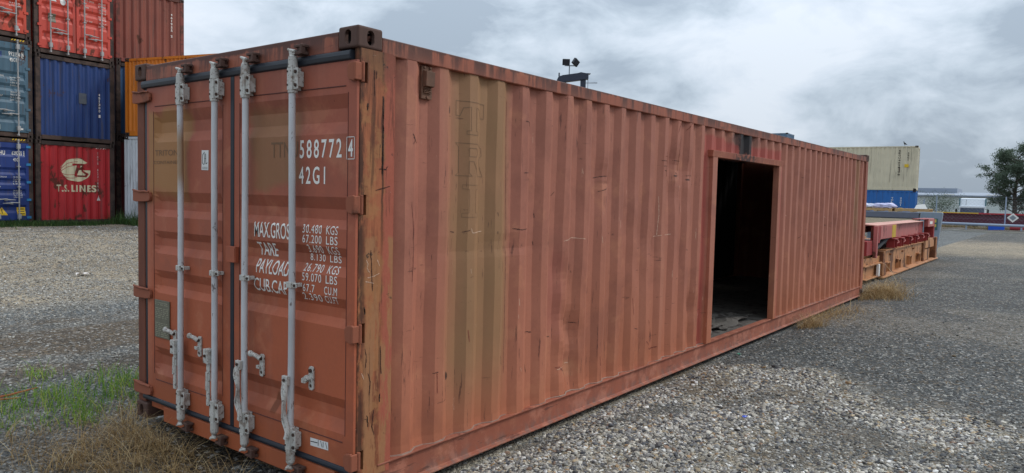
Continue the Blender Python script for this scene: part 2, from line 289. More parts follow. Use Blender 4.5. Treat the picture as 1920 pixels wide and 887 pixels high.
# ------------------------------------------------------------------ mesh builder
def link(o, parent=None):
    C.objects.link(o)
    if parent is not None: o.parent = parent
    return o
class MB:
    def __init__(s): s.v = []; s.f = []; s.m = []
    def poly(s, pts, m=0):
        i = len(s.v); s.v += [tuple(p) for p in pts]; s.f.append(tuple(range(i, i+len(pts)))); s.m.append(m)
    def box(s, x0, x1, y0, y1, z0, z1, m=0, rot=None, c=None):
        P = [Vector((x, y, z)) for z in (z0, z1) for y in (y0, y1) for x in (x0, x1)]
        if rot is not None:
            c = Vector(c) if c is not None else sum(P, Vector())/8
            P = [c + rot @ (p-c) for p in P]
        i = len(s.v); s.v += [tuple(p) for p in P]
        for q in ((0, 2, 3, 1), (4, 5, 7, 6), (0, 1, 5, 4), (2, 6, 7, 3), (0, 4, 6, 2), (1, 3, 7, 5)): s.f.append(tuple(i+k for k in q)); s.m.append(m)
        return s
    def prism(s, pts, axis, a0, a1, m=0):   # 2D outline (the two other axes in order) extruded
        def P(p, a):
            q = list(p); q.insert(axis, a); return tuple(q)
        n = len(pts); i = len(s.v); s.v += [P(p, a0) for p in pts] + [P(p, a1) for p in pts]
        for k in range(n): s.f.append((i+k, i+(k+1) % n, i+n+(k+1) % n, i+n+k)); s.m.append(m)
        s.f.append(tuple(i+n-1-k for k in range(n))); s.m.append(m); s.f.append(tuple(i+n+k for k in range(n))); s.m.append(m)
        return s
    def cyl(s, p0, p1, r, n=12, r2=None, m=0, caps=True):
        p0, p1 = Vector(p0), Vector(p1); r2 = r if r2 is None else r2
        d = (p1-p0).normalized(); a = d.orthogonal().normalized(); b = d.cross(a); i = len(s.v)
        for p, q in ((p0, r), (p1, r2)):
            for k in range(n): t = 2*math.pi*k/n; s.v.append(tuple(p + (a*math.cos(t)+b*math.sin(t))*q))
        for k in range(n): s.f.append((i+k, i+(k+1) % n, i+n+(k+1) % n, i+n+k)); s.m.append(m)
        if caps: s.f.append(tuple(i+n-1-k for k in range(n))); s.m.append(m); s.f.append(tuple(i+n+k for k in range(n))); s.m.append(m)
        return s
    def tube(s, pts, rad, n=8, m=0, flat=None):
        pts = [Vector(p) for p in pts]; rad = rad if isinstance(rad, (list, tuple)) else [rad]*len(pts)
        i0 = len(s.v); pa = None
        for k, p in enumerate(pts):
            d = (pts[min(k+1, len(pts)-1)]-pts[max(k-1, 0)]).normalized()
            a = d.orthogonal().normalized() if pa is None else (pa-d*pa.dot(d)).normalized(); pa = a; b = d.cross(a)
            for j in range(n):
                t = 2*math.pi*j/n; s.v.append(tuple(p+(a*math.cos(t)+b*math.sin(t))*rad[k]))
        for k in range(len(pts)-1):
            for j in range(n):
                a_ = i0+k*n+j; b_ = i0+k*n+(j+1) % n; s.f.append((a_, b_, b_+n, a_+n)); s.m.append(m)
        s.f.append(tuple(i0+n-1-k for k in range(n))); s.m.append(m); e_ = i0+(len(pts)-1)*n; s.f.append(tuple(e_+k for k in range(n))); s.m.append(m)
        return s
    def ball(s, c, r, m=0, seg=10, ring=6, sq=(1, 1, 1)):
        i = len(s.v); c = Vector(c)
        for a in range(ring+1):
            for b in range(seg):
                t, u = math.pi*a/ring, 2*math.pi*b/seg
                s.v.append((c.x+r*sq[0]*math.sin(t)*math.cos(u), c.y+r*sq[1]*math.sin(t)*math.sin(u), c.z+r*sq[2]*math.cos(t)))
        for a in range(ring):
            for b in range(seg):
                s.f.append((i+a*seg+b, i+(a+1)*seg+b, i+(a+1)*seg+(b+1) % seg, i+a*seg+(b+1) % seg)); s.m.append(m)
        return s
    def mesh(s, name, mats, smooth=False, fix=True):
        me = bpy.data.meshes.new(name); me.from_pydata(s.v, [], s.f)
        for q in (mats if isinstance(mats, (list, tuple)) else [mats]): me.materials.append(q)
        me.polygons.foreach_set('material_index', s.m)
        if fix:
            bm = bmesh.new(); bm.from_mesh(me); bmesh.ops.recalc_face_normals(bm, faces=bm.faces); bm.to_mesh(me); bm.free()
        if smooth: me.polygons.foreach_set('use_smooth', [True]*len(me.polygons))
        me.update(); return me
    def build(s, name, mats, parent=None, bevel=0, smooth=False, seg=2, auto=False, fix=True):
        o = bpy.data.objects.new(name, s.mesh(name, mats, smooth or auto, fix)); link(o, parent)
        if bevel:
            b = o.modifiers.new('bevel', 'BEVEL'); b.width = bevel; b.segments = seg; b.limit_method = 'ANGLE'; b.angle_limit = R(40)
        if auto:
            try: o.data.set_sharp_from_angle(angle=R(38))
            except Exception: pass
        return o
def tag(o, label=None, cat=None, group=None, kind=None):
    if label: o['label'] = label
    if cat: o['category'] = cat
    if group: o['group'] = group
    if kind: o['kind'] = kind
    return o
def thing(name, label, cat, loc=(0, 0, 0), rz=0.0, group=None):
    o = bpy.data.objects.new(name, None); o.empty_display_size = .2; C.objects.link(o)
    o.location = loc; o.rotation_euler = (0, 0, rz); return tag(o, label, cat, group)
def share(name, me, parent, loc=(0, 0, 0), scl=(1, 1, 1), rot=(0, 0, 0)):
    o = bpy.data.objects.new(name, me); o.location = loc; o.scale = scl; o.rotation_euler = rot; return link(o, parent)

# lettering: font outline -> mesh, cut along the folds of the sheet it is painted on
_tc = {}
def glyphs(s, weight=0.0, spacing=1.0):
    k = (s, weight, spacing)
    if k not in _tc:
        cu = bpy.data.curves.new('txt', 'FONT'); cu.body = s; cu.offset = weight; cu.resolution_u = 4; cu.space_character = spacing
        o = bpy.data.objects.new('txt', cu); C.objects.link(o); bpy.context.view_layer.update()
        dg = bpy.context.evaluated_depsgraph_get(); me = bpy.data.meshes.new_from_object(o.evaluated_get(dg))
        bpy.data.objects.remove(o); bpy.data.curves.remove(cu)
        v = np.array([p.co[:2] for p in me.vertices]); f = [tuple(p.vertices) for p in me.polygons]; bpy.data.meshes.remove(me)
        mn, mx = v.min(0), v.max(0); _tc[k] = ((v-mn)/(mx-mn), f)
    return _tc[k]
def decal(name, shapes, fn, mat, parent, ubreaks=(), zbreaks=()):
    """shapes: list of (verts2d in (u,z), faces); fn(u,z)->xyz on the folded sheet"""
    bm = bmesh.new()
    for v, f in shapes:
        vs = [bm.verts.new((p[0], 0, p[1])) for p in v]
        for q in f:
            try: bm.faces.new([vs[i] for i in q])
            except ValueError: pass
    bmesh.ops.triangulate(bm, faces=bm.faces[:])
    bmesh.ops.remove_doubles(bm, verts=bm.verts, dist=1e-6)
    for b in ubreaks: bmesh.ops.bisect_plane(bm, geom=bm.verts[:]+bm.edges[:]+bm.faces[:], plane_co=(b, 0, 0), plane_no=(1, 0, 0))
    for b in zbreaks: bmesh.ops.bisect_plane(bm, geom=bm.verts[:]+bm.edges[:]+bm.faces[:], plane_co=(0, 0, b), plane_no=(0, 0, 1))
    for v in bm.verts: v.co = Vector(fn(v.co.x, v.co.z))
    me = bpy.data.meshes.new(name); bm.to_mesh(me); bm.free(); me.materials.append(mat)
    return link(bpy.data.objects.new(name, me), parent)
def text_shape(s, u0, u1, z0, z1, weight=0.01, slant=0.0, spacing=1.0, vert=False):
    if vert:      # letters stacked one under another
        out = []; n = len(s); h = (z1-z0)/n
        for i, ch in enumerate(s):
            if ch == ' ': continue
            v, f = glyphs(ch, weight); q = v.copy(); ww = (u1-u0)*(.35 if ch in '1I' else 1)
            q = np.c_[(u0+u1)/2-ww/2 + v[:, 0]*ww, z1-(i+1)*h+h*.14 + v[:, 1]*h*.72]; out.append((q, f))
        return out
    v, f = glyphs(s, weight, spacing)
    return [(np.c_[u0+v[:, 0]*(u1-u0)+slant*v[:, 1], z0+v[:, 1]*(z1-z0)], f)]
def quad_shape(pts): return (np.array(pts, float), [tuple(range(len(pts)))])
def line_shape(pts, wd):
    out = []
    for a, b in zip(pts[:-1], pts[1:]):
        a, b = np.array(a, float), np.array(b, float); d = b-a; L = np.hypot(*d)
        if L < 1e-6: continue
        d /= L; n = np.array([-d[1], d[0]])*wd/2
        out.append(quad_shape([a-n-d*wd/2, b-n+d*wd/2, b+n+d*wd/2, a+n-d*wd/2]))
    return out
def frame_shape(u0, u1, z0, z1, wd): return line_shape([(u0, z0), (u1, z0), (u1, z1), (u0, z1), (u0, z0)], wd)

# ------------------------------------------------------------------ shared corner casting (oval holes cut through three faces)
def casting_mesh(mat, name='corner_casting'):
    def cap(ax):
        m = MB(); n = 20; w_, h_ = .0254*1.02, .040
        pts = [((w_*math.cos(t)), (h_-w_)*(1 if math.sin(t) > 0 else -1)+w_*math.sin(t)) for t in [2*math.pi*(k+.5)/n for k in range(n)]]
        if ax == 0: m.prism([(p[0]+.081, p[1]+.059) for p in pts], 0, -.05, .10)
        if ax == 1: m.prism([(p[0]+.089, p[1]+.059) for p in pts], 1, -.05, .10)
        if ax == 2: m.prism([(p[1]*1.3+.089, p[0]*1.2+.081) for p in pts], 2, .05, .20)
        return m
    b = MB(); b.box(0, .178, 0, .162, 0, .118); o = b.build('tmp', mat, bevel=.013, seg=3)
    cut = []
    for ax in (0, 1, 2):
        q = cap(ax).build('tmpc', M_DARK); cut.append(q)
        md = o.modifiers.new('b%d' % ax, 'BOOLEAN'); md.operation = 'DIFFERENCE'; md.object = q; md.solver = 'EXACT'
    q = MB().box(.024, .16, .022, .145, .016, .10).build('tmpc', M_DARK); cut.append(q)
    md = o.modifiers.new('b', 'BOOLEAN'); md.operation = 'DIFFERENCE'; md.object = q; md.solver = 'EXACT'; md.material_mode = 'TRANSFER'  # cavity walls take the near-black colour, so their shade is painted
    bpy.context.view_layer.update()
    me = bpy.data.meshes.new_from_object(o.evaluated_get(bpy.context.evaluated_depsgraph_get())); me.name = name
    for q in cut + [o]: bpy.data.objects.remove(q)
    return me
CAST_MAIN = casting_mesh(M_CAST)
def castings(parent, me, W, L, H, only=None, z0=0.0):
    """origin at the left front bottom corner: x across the width, y along the length"""
    for i, (x, sx) in enumerate(((0, 1), (W, -1))):
        for j, (y, sy) in enumerate(((0, 1), (L, -1))):
            for k, (z, sz) in enumerate(((z0, -1), (H, 1))):
                share('corner_casting', me, parent, (x, y, z if sz > 0 else z+.118), (sx, sy, sz)) if False else \
                _cast(parent, me, x, sx, y, sy, z, sz)
def _cast(parent, me, x, sx, y, sy, z, sz):
    # mesh: end face at x=0, side face at y=0, top at z=.118 -> here the end face looks along y and the side face along x
    o = bpy.data.objects.new('corner_casting', me); link(o, parent)
    M = Matrix(((0, sx, 0, x), (sy, 0, 0, y), (0, 0, sz, z - (.118 if sz > 0 else -.118)), (0, 0, 0, 1)))
    o.matrix_local = M
    return o

# ------------------------------------------------------------------ MAIN CONTAINER
ML, MW, MH = 12.192, 2.438, 2.591
main = thing('shipping_container', 'long faded red shipping container with white lock rods and a doorway cut in its side', 'shipping container')
def mcast(x, sx, y, sy, z, sz):
    o = bpy.data.objects.new('corner_casting', CAST_MAIN); link(o, main)
    o.matrix_local = Matrix(((sx, 0, 0, x), (0, sy, 0, y), (0, 0, sz, z - (.118 if sz > 0 else -.118)), (0, 0, 0, 1)))
for x, sx in ((-.004, 1), (ML, -1)):
    for y, sy in ((-.004, 1), (MW+.004, -1)):
        for z, sz in ((0, -1), (MH, 1)): mcast(x, sx, y, sy, z, sz)
HZ = [2.345, 1.637, .935, .228]
# near rear post with hinge slots
m = MB()
rc = [(.019, .045), (.019, .004), (.022, 0.0), (.030, 0.0), (.030, .045)]
m.prism(rc, 2, .118, 2.473)
m.box(.070, .262, .0, .075, .118, 2.473)
m.box(.262, .275, .004, .07, .17, 2.47)
zs = [.118] + sum([[z-.055, z+.055] for z in sorted(HZ)], []) + [2.473]
for a, b in zip(zs[0::2], zs[1::2]): m.box(.030, .070, .0, .06, a, b)
m.box(.030, .070, .034, .06, .118, 2.473, 1)  # slot backs coloured near-black in place of shade
m.build('corner_post', [P_POST, M_DARK], main)
m = MB(); m.box(.012, .10, 2.335, MW, .118, 2.473); m.box(.04, .2, 2.30, 2.41, .118, 2.473); m.build('corner_post', P_POSTL, main, bevel=.006)
for y0, y1 in ((.0, .12), (MW-.12, MW)):
    m = MB(); m.box(12.02, ML-.004, y0+(.003 if y0 == 0 else 0), y1-(.003 if y0 else 0), .118, 2.473); m.build('corner_post', P_RAIL, main, bevel=.008)
# header and sill
m = MB(); m.prism([(.0, 2.462), (.004, 2.568), (.02, 2.574), (.13, 2.574), (.13, 2.462)], 1, .162, 2.28)
m.build('door_header', P_RAIL, main, bevel=.004)
m = MB(); m.prism([(.0, .03), (.0, .138), (.03, .15), (.15, .15), (.15, .03)], 1, .162, 2.05)
m.box(.03, .15, 2.05, 2.28, .09, .15); m.build('door_sill', P_DOOR, main, bevel=.006)
# side rails
def side_rails(sgn, y0):
    Y = lambda v: y0 + sgn*v
    m = MB(); m.prism([(Y(.002), 2.462), (Y(.002), 2.553), (Y(.062), 2.553), (Y(.062), 2.462)], 0, .174, 12.02); m.build('top_side_rail', P_RAIL, main, bevel=.006)
    m = MB(); m.prism([(Y(-.022), .0), (Y(-.022), .011), (Y(.008), .017), (Y(.016), .150), (Y(-.004), .160), (Y(-.004), .170), (Y(.06), .172), (Y(.06), 0.0)], 0, .174, 12.02)
    m.build('bottom_side_rail', P_RAIL, main, bevel=.003)
side_rails(1, 0.0); side_rails(-1, MW)
PIT, PH0 = .2782, .300
def side_prof(u):
    s = (u-PH0) % PIT
    if s < .068: return .044-.036*s/.068
    if s < .140: return .008
    if s < .208: return .008+.036*(s-.140)/.068
    return .044
def side_breaks(a, b):
    out = [a]; k = math.floor((a-PH0)/PIT)-1
    while PH0+k*PIT < b+1:
        for d in (0, .068, .140, .208):
            u = PH0+k*PIT+d
            if a+1e-4 < u < b-1e-4: out.append(u)
        k += 1
    return sorted(out)+[b]
DENTS = [(2.18, .62, .16, .40, .030), (2.02, 1.05, .10, .5, .012), (2.62, 1.82, .12, .16, .018), (4.0, 1.95, .15, .30, .020), (4.28, 1.9, .10, .25, .016), (1.25, 1.36, .5, .05, .008), (4.45, .55, .12, .25, .022), (8.5, .9, .12, .5, .018), (9.1, .55, .3, .3, .012), (3.3, 1.3, .35, .5, .008), (10.2, 1.2, .4, .6, .010), (0.55, .9, .1, .9, .006)]
def dent(u, z):
    d = .0034*math.sin(u*3.1+z*1.7)+.0026*math.sin(u*7.3-z*4.1)+.0016*math.sin(u*19+z*9.0)*math.sin(z*3+u)
    for cx, cz, rx, rz, a in DENTS:
        q = ((u-cx)/rx)**2+((z-cz)/rz)**2
        if q < 9: d += a*math.exp(-q)*(1+.35*math.sin(18*(z-cz)+9*(u-cx)))
    return d
def side_fn(off=-.0016): return lambda u, z: (u, side_prof(u)+dent(u, z)+off, z)
def side_panel(x0, x1, z0, z1, nz, wavy=True):
    us = side_breaks(x0, x1); u2 = []
    for a, b in zip(us[:-1], us[1:]): u2 += [a, (a+b)/2]
    u2.append(us[-1]); zs = np.linspace(z0, z1, nz)
    v = []; f = []
    for z in zs:
        for u in u2:
            y = side_prof(u)+dent(u, z)
            if wavy and z == zs[0]: y = max(y-.004, .0); 
            v.append((u, y, z))
    n = len(u2)
    for j in range(nz-1):
        for i in range(n-1): f.append((j*n+i, j*n+i+1, (j+1)*n+i+1, (j+1)*n+i))
    me = bpy.data.meshes.new('side_panel'); me.from_pydata(v, [], f); me.materials.append(P_SIDE)
    o = link(bpy.data.objects.new('side_panel', me), main)
    s = o.modifiers.new('thickness', 'SOLIDIFY'); s.thickness = .003; s.offset = -1
    return o
side_panel(.275, 4.80, .169, 2.464, 44); side_panel(4.80, 7.09, 2.222, 2.464, 6, False); side_panel(7.09, 12.03, .169, 2.464, 40)
# weld bead / gap seam at the foot of the panels
m = MB(); rr = random.Random(3)
for a, b in ((.275, 4.80), (7.09, 12.03)):
    us = side_breaks(a, b); pts = []
    for u in us: pts.append((u, side_prof(u)-.002, .171+rr.uniform(-.002, .003)))
    m.tube(pts, [.0055+rr.uniform(0, .003) for _ in pts], 5)
m.build('weld_bead', simple('dirty_weld', (140, 112, 98), .8, var=.5, sc_=12), main)
# far side, front end, roof, floor
def far_panel():
    us = side_breaks(.2, 12.05); v = []; f = []
    for z in (.17, 2.47):
        for u in us: v.append((u, MW-.008-side_prof(u)*.9, z))
    n = len(us)
    for i in range(n-1): f.append((i, i+1, n+i+1, n+i))
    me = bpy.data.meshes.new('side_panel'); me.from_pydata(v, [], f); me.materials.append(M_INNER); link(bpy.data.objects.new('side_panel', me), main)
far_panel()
m = MB(); m.prism([(.12, .12), (.12, 2.5), (.16, 2.5), (.16, .12)][::-1], 0, 12.10, 12.14) if False else m.box(12.10, 12.14, .10, MW-.10, .12, 2.5)
for k in range(9): m.box(12.14, 12.165, .2+k*.24, .31+k*.24, .15, 2.46)
m.build('end_wall', P_RAIL, main, bevel=.005)
m = MB()
for k in range(58): m.box(.14+k*.205, .14+k*.205+.10, .062, MW-.062, 2.545, 2.562)
m.box(.13, 12.06, .0625, MW-.0625, 2.530, 2.546); m.build('roof', M_ROOF, main)
m = MB()
for k in range(10):
    m.box(.14+k*1.196, .14+k*1.196+1.19, .064, 1.217, .140, .1665+rr.uniform(-.001, .001)); m.box(.14+k*1.196, .14+k*1.196+1.19, 1.221, MW-.064, .140, .1665+rr.uniform(-.001, .001))
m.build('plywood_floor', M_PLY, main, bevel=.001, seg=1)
# door opening cut in the side
jm = MB(); jm.box(4.80, 4.925, -.022, .055, .172, 2.222); jm.build('doorway_jamb', P_SIDE, main, bevel=.004)
jm = MB(); jm.box(6.975, 7.09, -.022, .055, .172, 2.222); jm.build('doorway_jamb', P_SIDE, main, bevel=.004)
jm = MB(); jm.prism([(-.024, 2.158), (-.030, 2.228), (.05, 2.232), (.055, 2.158)], 0, 4.775, 7.115); jm.build('doorway_lintel', P_RAIL, main, bevel=.003)
jm = MB(); jm.box(4.925, 6.975, -.006, .07, .1705, .176); jm.build('doorway_threshold', P_RAIL, main, bevel=.002)

# ventilator
m = MB(); m.box(.500, .588, .020, .046, 2.262, 2.452); m.prism([(.020, 2.33), (-.010, 2.335), (-.014, 2.42), (.020, 2.428)], 0, .508, .580)
for k in range(4): m.box(.512, .576, .008, .020, 2.296+k*.009, 2.301+k*.009)
for x, z in ((.52, 2.445), (.568, 2.445), (.545, 2.272)): m.cyl((x, .020, z), (x, .012, z), .008, 8)
m.build('ventilator', M_VENT, main, bevel=.002)

# ghost letters left by removed decals, running down the side
def ghost():
    out = []
    def L(pts, cx, cz, w_=.27, h_=.205, wd=.0032): out.extend(line_shape([(cx+p[0]*w_, cz+p[1]*h_) for p in pts], wd))
    T = [(0, 1), (1, 1), (1, .55), (.88, .55), (.80, .80), (.60, .84), (.60, .12), (.72, .10), (.72, 0), (.28, 0), (.28, .10), (.40, .12), (.40, .84), (.20, .80), (.12, .55), (0, .55), (0, 1)]
    Rr = [(0, 1), (.70, 1), (.93, .88), (.95, .66), (.78, .52), (.95, .12), (1, 0), (.72, 0), (.52, .45), (.35, .45), (.35, .1), (.46, 0), (0, 0), (.1, .1), (.1, .88), (0, 1)]
    Rh = [(.35, .86), (.62, .86), (.70, .72), (.6, .6), (.35, .6), (.35, .86)]
    I = [(.2, 1), (.8, 1), (.8, .88), (.62, .86), (.62, .14), (.8, .12), (.8, 0), (.2, 0), (.2, .12), (.38, .14), (.38, .86), (.2, .88), (.2, 1)]
    O = [(.5+.5*math.cos(t), .5+.5*math.sin(t)) for t in np.linspace(0, 6.283, 21)]; Oi = [(.5+.3*math.cos(t), .5+.34*math.sin(t)) for t in np.linspace(0, 6.283, 19)]
    N = [(0, 1), (.3, 1), (.72, .36), (.72, .88), (.6, 1), (1, 1), (.9, .88), (.9, 0), (.7, 0), (.25, .66), (.25, .12), (.36, 0), (0, 0), (.08, .12), (.08, .88), (0, 1)]
    for k, sh in enumerate(([T], [Rr, Rh], [I])):
        for s_ in sh: L(s_, .83, 2.085-k*.262, wd=.0042 if k < 2 else .0028)
    return out
decal('ghost_lettering', ghost(), side_fn(-.0012), M_GHOST2, main, ubreaks=side_breaks(.7, 1.2), zbreaks=[.9+.05*i for i in range(30)])

# scratches, chips and hairline cracks on the long side and the post
SCR = [('d', [(0.426, 2.046), (0.449, 2.017), (0.428, 1.991)]), ('d', [(0.431, 2.028), (0.467, 2.0)]), ('h', [(0.422, 1.651), (0.433, 1.555), (0.445, 1.386), (0.432, 1.189)]), ('h', [(0.441, 1.555), (0.448, 1.455)]), ('h', [(1.348, 2.341), (1.355, 1.838), (1.366, 1.401), (1.369, 0.995), (1.371, 0.474)]), ('h', [(0.248, 2.215), (0.253, 1.71)]), ('d', [(0.792, 1.471), (0.827, 1.466)]), ('d', [(0.893, 1.468), (0.944, 1.477)]), ('l', [(0.96, 1.487), (0.971, 1.459), (1.029, 1.461), (1.1, 1.466)]), ('d', [(1.23, 1.588), (1.237, 1.566)]), ('d', [(1.235, 1.459), (1.235, 1.448)]), ('d', [(1.43, 1.476), (1.504, 1.467), (1.58, 1.473)]), ('d', [(1.53, 2.226), (1.606, 2.221), (1.594, 2.198)]), ('d', [(1.853, 2.221), (1.881, 2.223)]), ('d', [(1.519, 1.866), (1.595, 1.869)]), ('d', [(1.584, 1.831), (1.591, 1.808)]), ('d', [(2.494, 1.86), (2.594, 1.876), (2.714, 1.885)]), ('r', [(2.714, 1.885), (2.718, 1.823)]), ('d', [(2.558, 1.754), (2.634, 1.768), (2.703, 1.787)]), ('d', [(1.905, 1.711), (1.953, 1.739)]), ('d', [(3.684, 2.061), (3.82, 2.063)]), ('r', [(3.737, 2.104), (3.817, 2.108)]), ('d', [(3.71, 2.013), (3.813, 2.013)]), ('d', [(3.736, 1.974), (3.771, 1.966)]), ('d', [(3.96, 2.076), (4.106, 2.073)]), ('d', [(3.993, 1.964), (4.031, 1.945)]), ('d', [(4.242, 1.937), (4.305, 1.945), (4.371, 1.936)]), ('r', [(4.05, 2.435), (3.997, 2.343)]), ('r', [(4.216, 2.382), (4.298, 2.457)]), ('r', [(3.779, 2.146), (3.774, 1.921)]), ('r', [(4.051, 2.281), (4.052, 1.982)]), ('d', [(1.692, 1.578), (1.694, 1.551)]), ('d', [(1.883, 1.572), (1.899, 1.541)]), ('d', [(1.688, 1.378), (1.696, 1.351)]), ('d', [(1.852, 1.352), (1.886, 1.367), (1.887, 1.343)]), ('d', [(2.172, 1.199), (2.183, 1.14)]), ('d', [(2.206, 1.126), (2.215, 1.113)]), ('l', [(2.058, 1.368), (2.14, 1.378), (2.208, 1.388), (2.342, 1.375)]), ('l', [(2.605, 1.388), (2.617, 1.335)]), ('l', [(3.666, 1.729), (3.68, 1.55), (3.66, 1.371)]), ('l', [(3.617, 1.352), (3.717, 1.364)]), ('l', [(3.843, 1.36), (3.947, 1.367)]), ('d', [(1.617, 0.728), (1.69, 0.716)]), ('d', [(1.884, 0.656), (1.927, 0.649)]), ('d', [(2.243, 0.715), (2.298, 0.708)]), ('d', [(1.614, 0.492), (1.63, 0.431)]), ('d', [(1.33, 0.593), (1.344, 0.538)]), ('d', [(2.692, 0.361), (2.707, 0.273)]), ('r', [(2.63, 0.389), (2.643, 0.315)]), ('r', [(2.011, 0.395), (2.055, 0.396), (2.086, 0.369), (2.137, 0.39)]), ('d', [(2.093, 0.377), (2.125, 0.337)]), ('l', [(2.026, 0.38), (2.1, 0.384)]), ('l', [(2.19, 0.397), (2.237, 0.394)]), ('r', [(0.453, 0.19), (0.45, 0.135)]), ('d', [(0.476, 0.921), (0.478, 0.899)]), ('r', [(0.665, 0.602), (0.67, 0.478)]), ('d', [(0.636, 0.607), (0.674, 0.607)]), ('d', [(8.809, 1.674), (8.844, 1.635)]), ('d', [(8.107, 1.188), (8.201, 1.246)]), ('d', [(9.172, 0.38), (9.211, 0.327)]), ('l', [(9.461, 1.51), (9.5, 1.468)]), ('l', [(7.521, 1.525), (7.546, 1.511)]), ('r', [(0.943, 0.83), (0.956, 0.759)]), ('l', [(1.049, 0.858), (1.055, 0.836)]), ('l', [(1.525, 0.485), (1.532, 0.46)]), ('l', [(1.492, 0.983), (1.5, 0.937)]), ('l', [(1.49, 0.87), (1.492, 0.84)]), ('r', [(3.176, 0.817), (3.206, 0.67)]), ('d', [(2.945, 1.254), (2.992, 1.256)]), ('r', [(3.49, 0.587), (3.534, 0.432)]), ('l', [(0.962, 1.226), (0.968, 1.201)]), ('r', [(4.655, 0.445), (4.705, 0.212)]), ('d', [(3.255, 0.544), (3.338, 0.518)]), ('r', [(3.451, 0.395), (3.587, 0.299), (3.697, 0.308)])]
SCP = [('d', [(0.119, 2.365), (0.119, 2.23)]), ('d', [(0.132, 2.362), (0.132, 2.325)]), ('k', [(0.182, 2.23), (0.186, 2.024), (0.183, 1.886), (0.184, 1.803)]), ('d', [(0.135, 1.717), (0.19, 1.73), (0.241, 1.74)]), ('d', [(0.164, 1.835), (0.208, 1.834)]), ('d', [(0.184, 1.848), (0.18, 1.818)]), ('d', [(0.208, 1.834), (0.223, 1.852)]), ('k', [(0.074, 2.181), (0.071, 2.152)]), ('l', [(0.076, 1.335), (0.088, 1.314), (0.08, 1.291), (0.096, 1.27)]), ('l', [(0.157, 1.331), (0.169, 1.3)]), ('l', [(0.089, 1.238), (0.131, 1.244), (0.17, 1.256)]), ('l', [(0.074, 1.219), (0.128, 1.205)]), ('k', [(0.065, 1.076), (0.067, 1.043)]), ('d', [(0.106, 1.387), (0.121, 1.165)]), ('k', [(0.186, 0.575), (0.183, 0.533)]), ('d', [(0.097, 0.707), (0.114, 0.656), (0.107, 0.585)]), ('d', [(0.14, 0.488), (0.129, 0.4), (0.146, 0.35)]), ('d', [(0.072, 0.845), (0.084, 0.805), (0.078, 0.74)]), ('l', [(0.051, 0.715), (0.067, 0.677)]), ('k', [(0.093, 0.468), (0.102, 0.406)]), ('d', [(0.185, 0.843), (0.192, 0.69)])]

SM = dict(d=simple('scratch_dark_rust', (74, 42, 34), .8, bump=0), h=simple('hairline_crack', (112, 58, 48), .8, bump=0), r=simple('rust_run', (122, 62, 46), .8, bump=0, var=.3), l=simple('scratch_bare_metal', (206, 172, 148), .6, bump=0), k=simple('scratch_black', (40, 26, 22), .8, bump=0))
SW = dict(d=.0055, h=.0035, r=.008, l=.0042, k=.008)
def ragged(pts, wd, rs):
    out = []
    for a, b in zip(pts[:-1], pts[1:]):
        L = math.hypot(b[0]-a[0], b[1]-a[1]); n = max(2, int(L/.012)+1)
        for i in range(n):
            t0, t1 = i/n, (i+1)/n; j = lambda t: (a[0]+(b[0]-a[0])*t+rs.uniform(-.3, .3)*wd, a[1]+(b[1]-a[1])*t+rs.uniform(-.3, .3)*wd)
            out += line_shape([j(t0), j(t1)], wd*rs.uniform(.45, 1.25))
    return out
for nm, L_s, fn_, kw in (('paint_scratches', SCR, side_fn(-.0011), dict(ubreaks=side_breaks(.28, 12.0))), ('post_scratches', SCP, lambda u, z: (u, -.0012, z), {})):
    for key in 'dhrlk':
        rs = random.Random(ord(key)); sh = sum([ragged(p, SW[key], rs) for k_, p in L_s if k_ == key], [])
        if sh: decal(nm, sh, fn_, SM[key], main, **kw)['kind'] = 'stuff'

# ------------------------------------------------------------------ doors
PRF = [(2.43, 0), (2.235, 0), (2.16, .030), (2.087, .030), (2.02, 0), (1.675, 0), (1.607, .030), (1.549, .030), (1.50, 0), (1.397, 0), (1.345, .030), (1.291, .030), (1.237, 0), (1.118, 0), (1.06, .030), (1.004, .030), (.955, 0), (.563, 0), (.503, .030), (.437, .030), (.366, 0), (.15, 0)]
PZ = [p[0] for p in PRF][::-1]; PX = [p[1] for p in PRF][::-1]
def rec(z): return float(np.interp(z, PZ, PX))
def door(name_label, y0, y1, p0, p1, eL, eR):
    d = thing('door', None, None); d.parent = main
    if name_label: d['label'] = name_label
    ys = [y0, p0, p0+eR, (p0+p1)/2, p1-eL, p1, y1]; ed = [0, 0, 1, 1, 1, 0, 0]
    zs = sorted(set([.185, 2.408] + [z for z in PZ if .185 < z < 2.408])); zz_ = []
    for a, b in zip(zs[:-1], zs[1:]): zz_ += [a, (a+b)/2]
    zz_.append(zs[-1]); v = []; f = []
    for z in zz_:
        for y, e_ in zip(ys, ed):
            v.append((rec(z)*e_, y, z))
    n = len(ys)
    for j in range(len(zz_)-1):
        for i in range(n-1): f.append((j*n+i, (j+1)*n+i, (j+1)*n+i+1, j*n+i+1))
    me = bpy.data.meshes.new('door_leaf'); me.from_pydata(v, [], f); me.materials.append(P_DOOR)
    o = link(bpy.data.objects.new('door_leaf', me), d); s = o.modifiers.new('thickness', 'SOLIDIFY'); s.thickness = .017; s.offset = 1 
    s.offset = -1
    m = MB(); m.tube([(-.0005, p0+.02, 2.275), (-.0005, p1-.02, 2.275)], .0035, 6); m.tube([(-.0005, p0+.02, .322), (-.0005, p1-.02, .322)], .0035, 6)
    m.tube([(-.0002, p0, .36), (-.0002, p0, 2.24)], .0025, 6); m.tube([(-.0002, p1, .36), (-.0002, p1, 2.24)], .0025, 6)
    m.build('panel_seam', simple('seam_grime', (92, 50, 42), .8, var=.3), d)
    return d
doorR = door(None, .004, 1.155, .072, 1.095, .03, .006)
doorL = door(None, 1.198, 2.268, 1.285, 2.172, .05, .03)
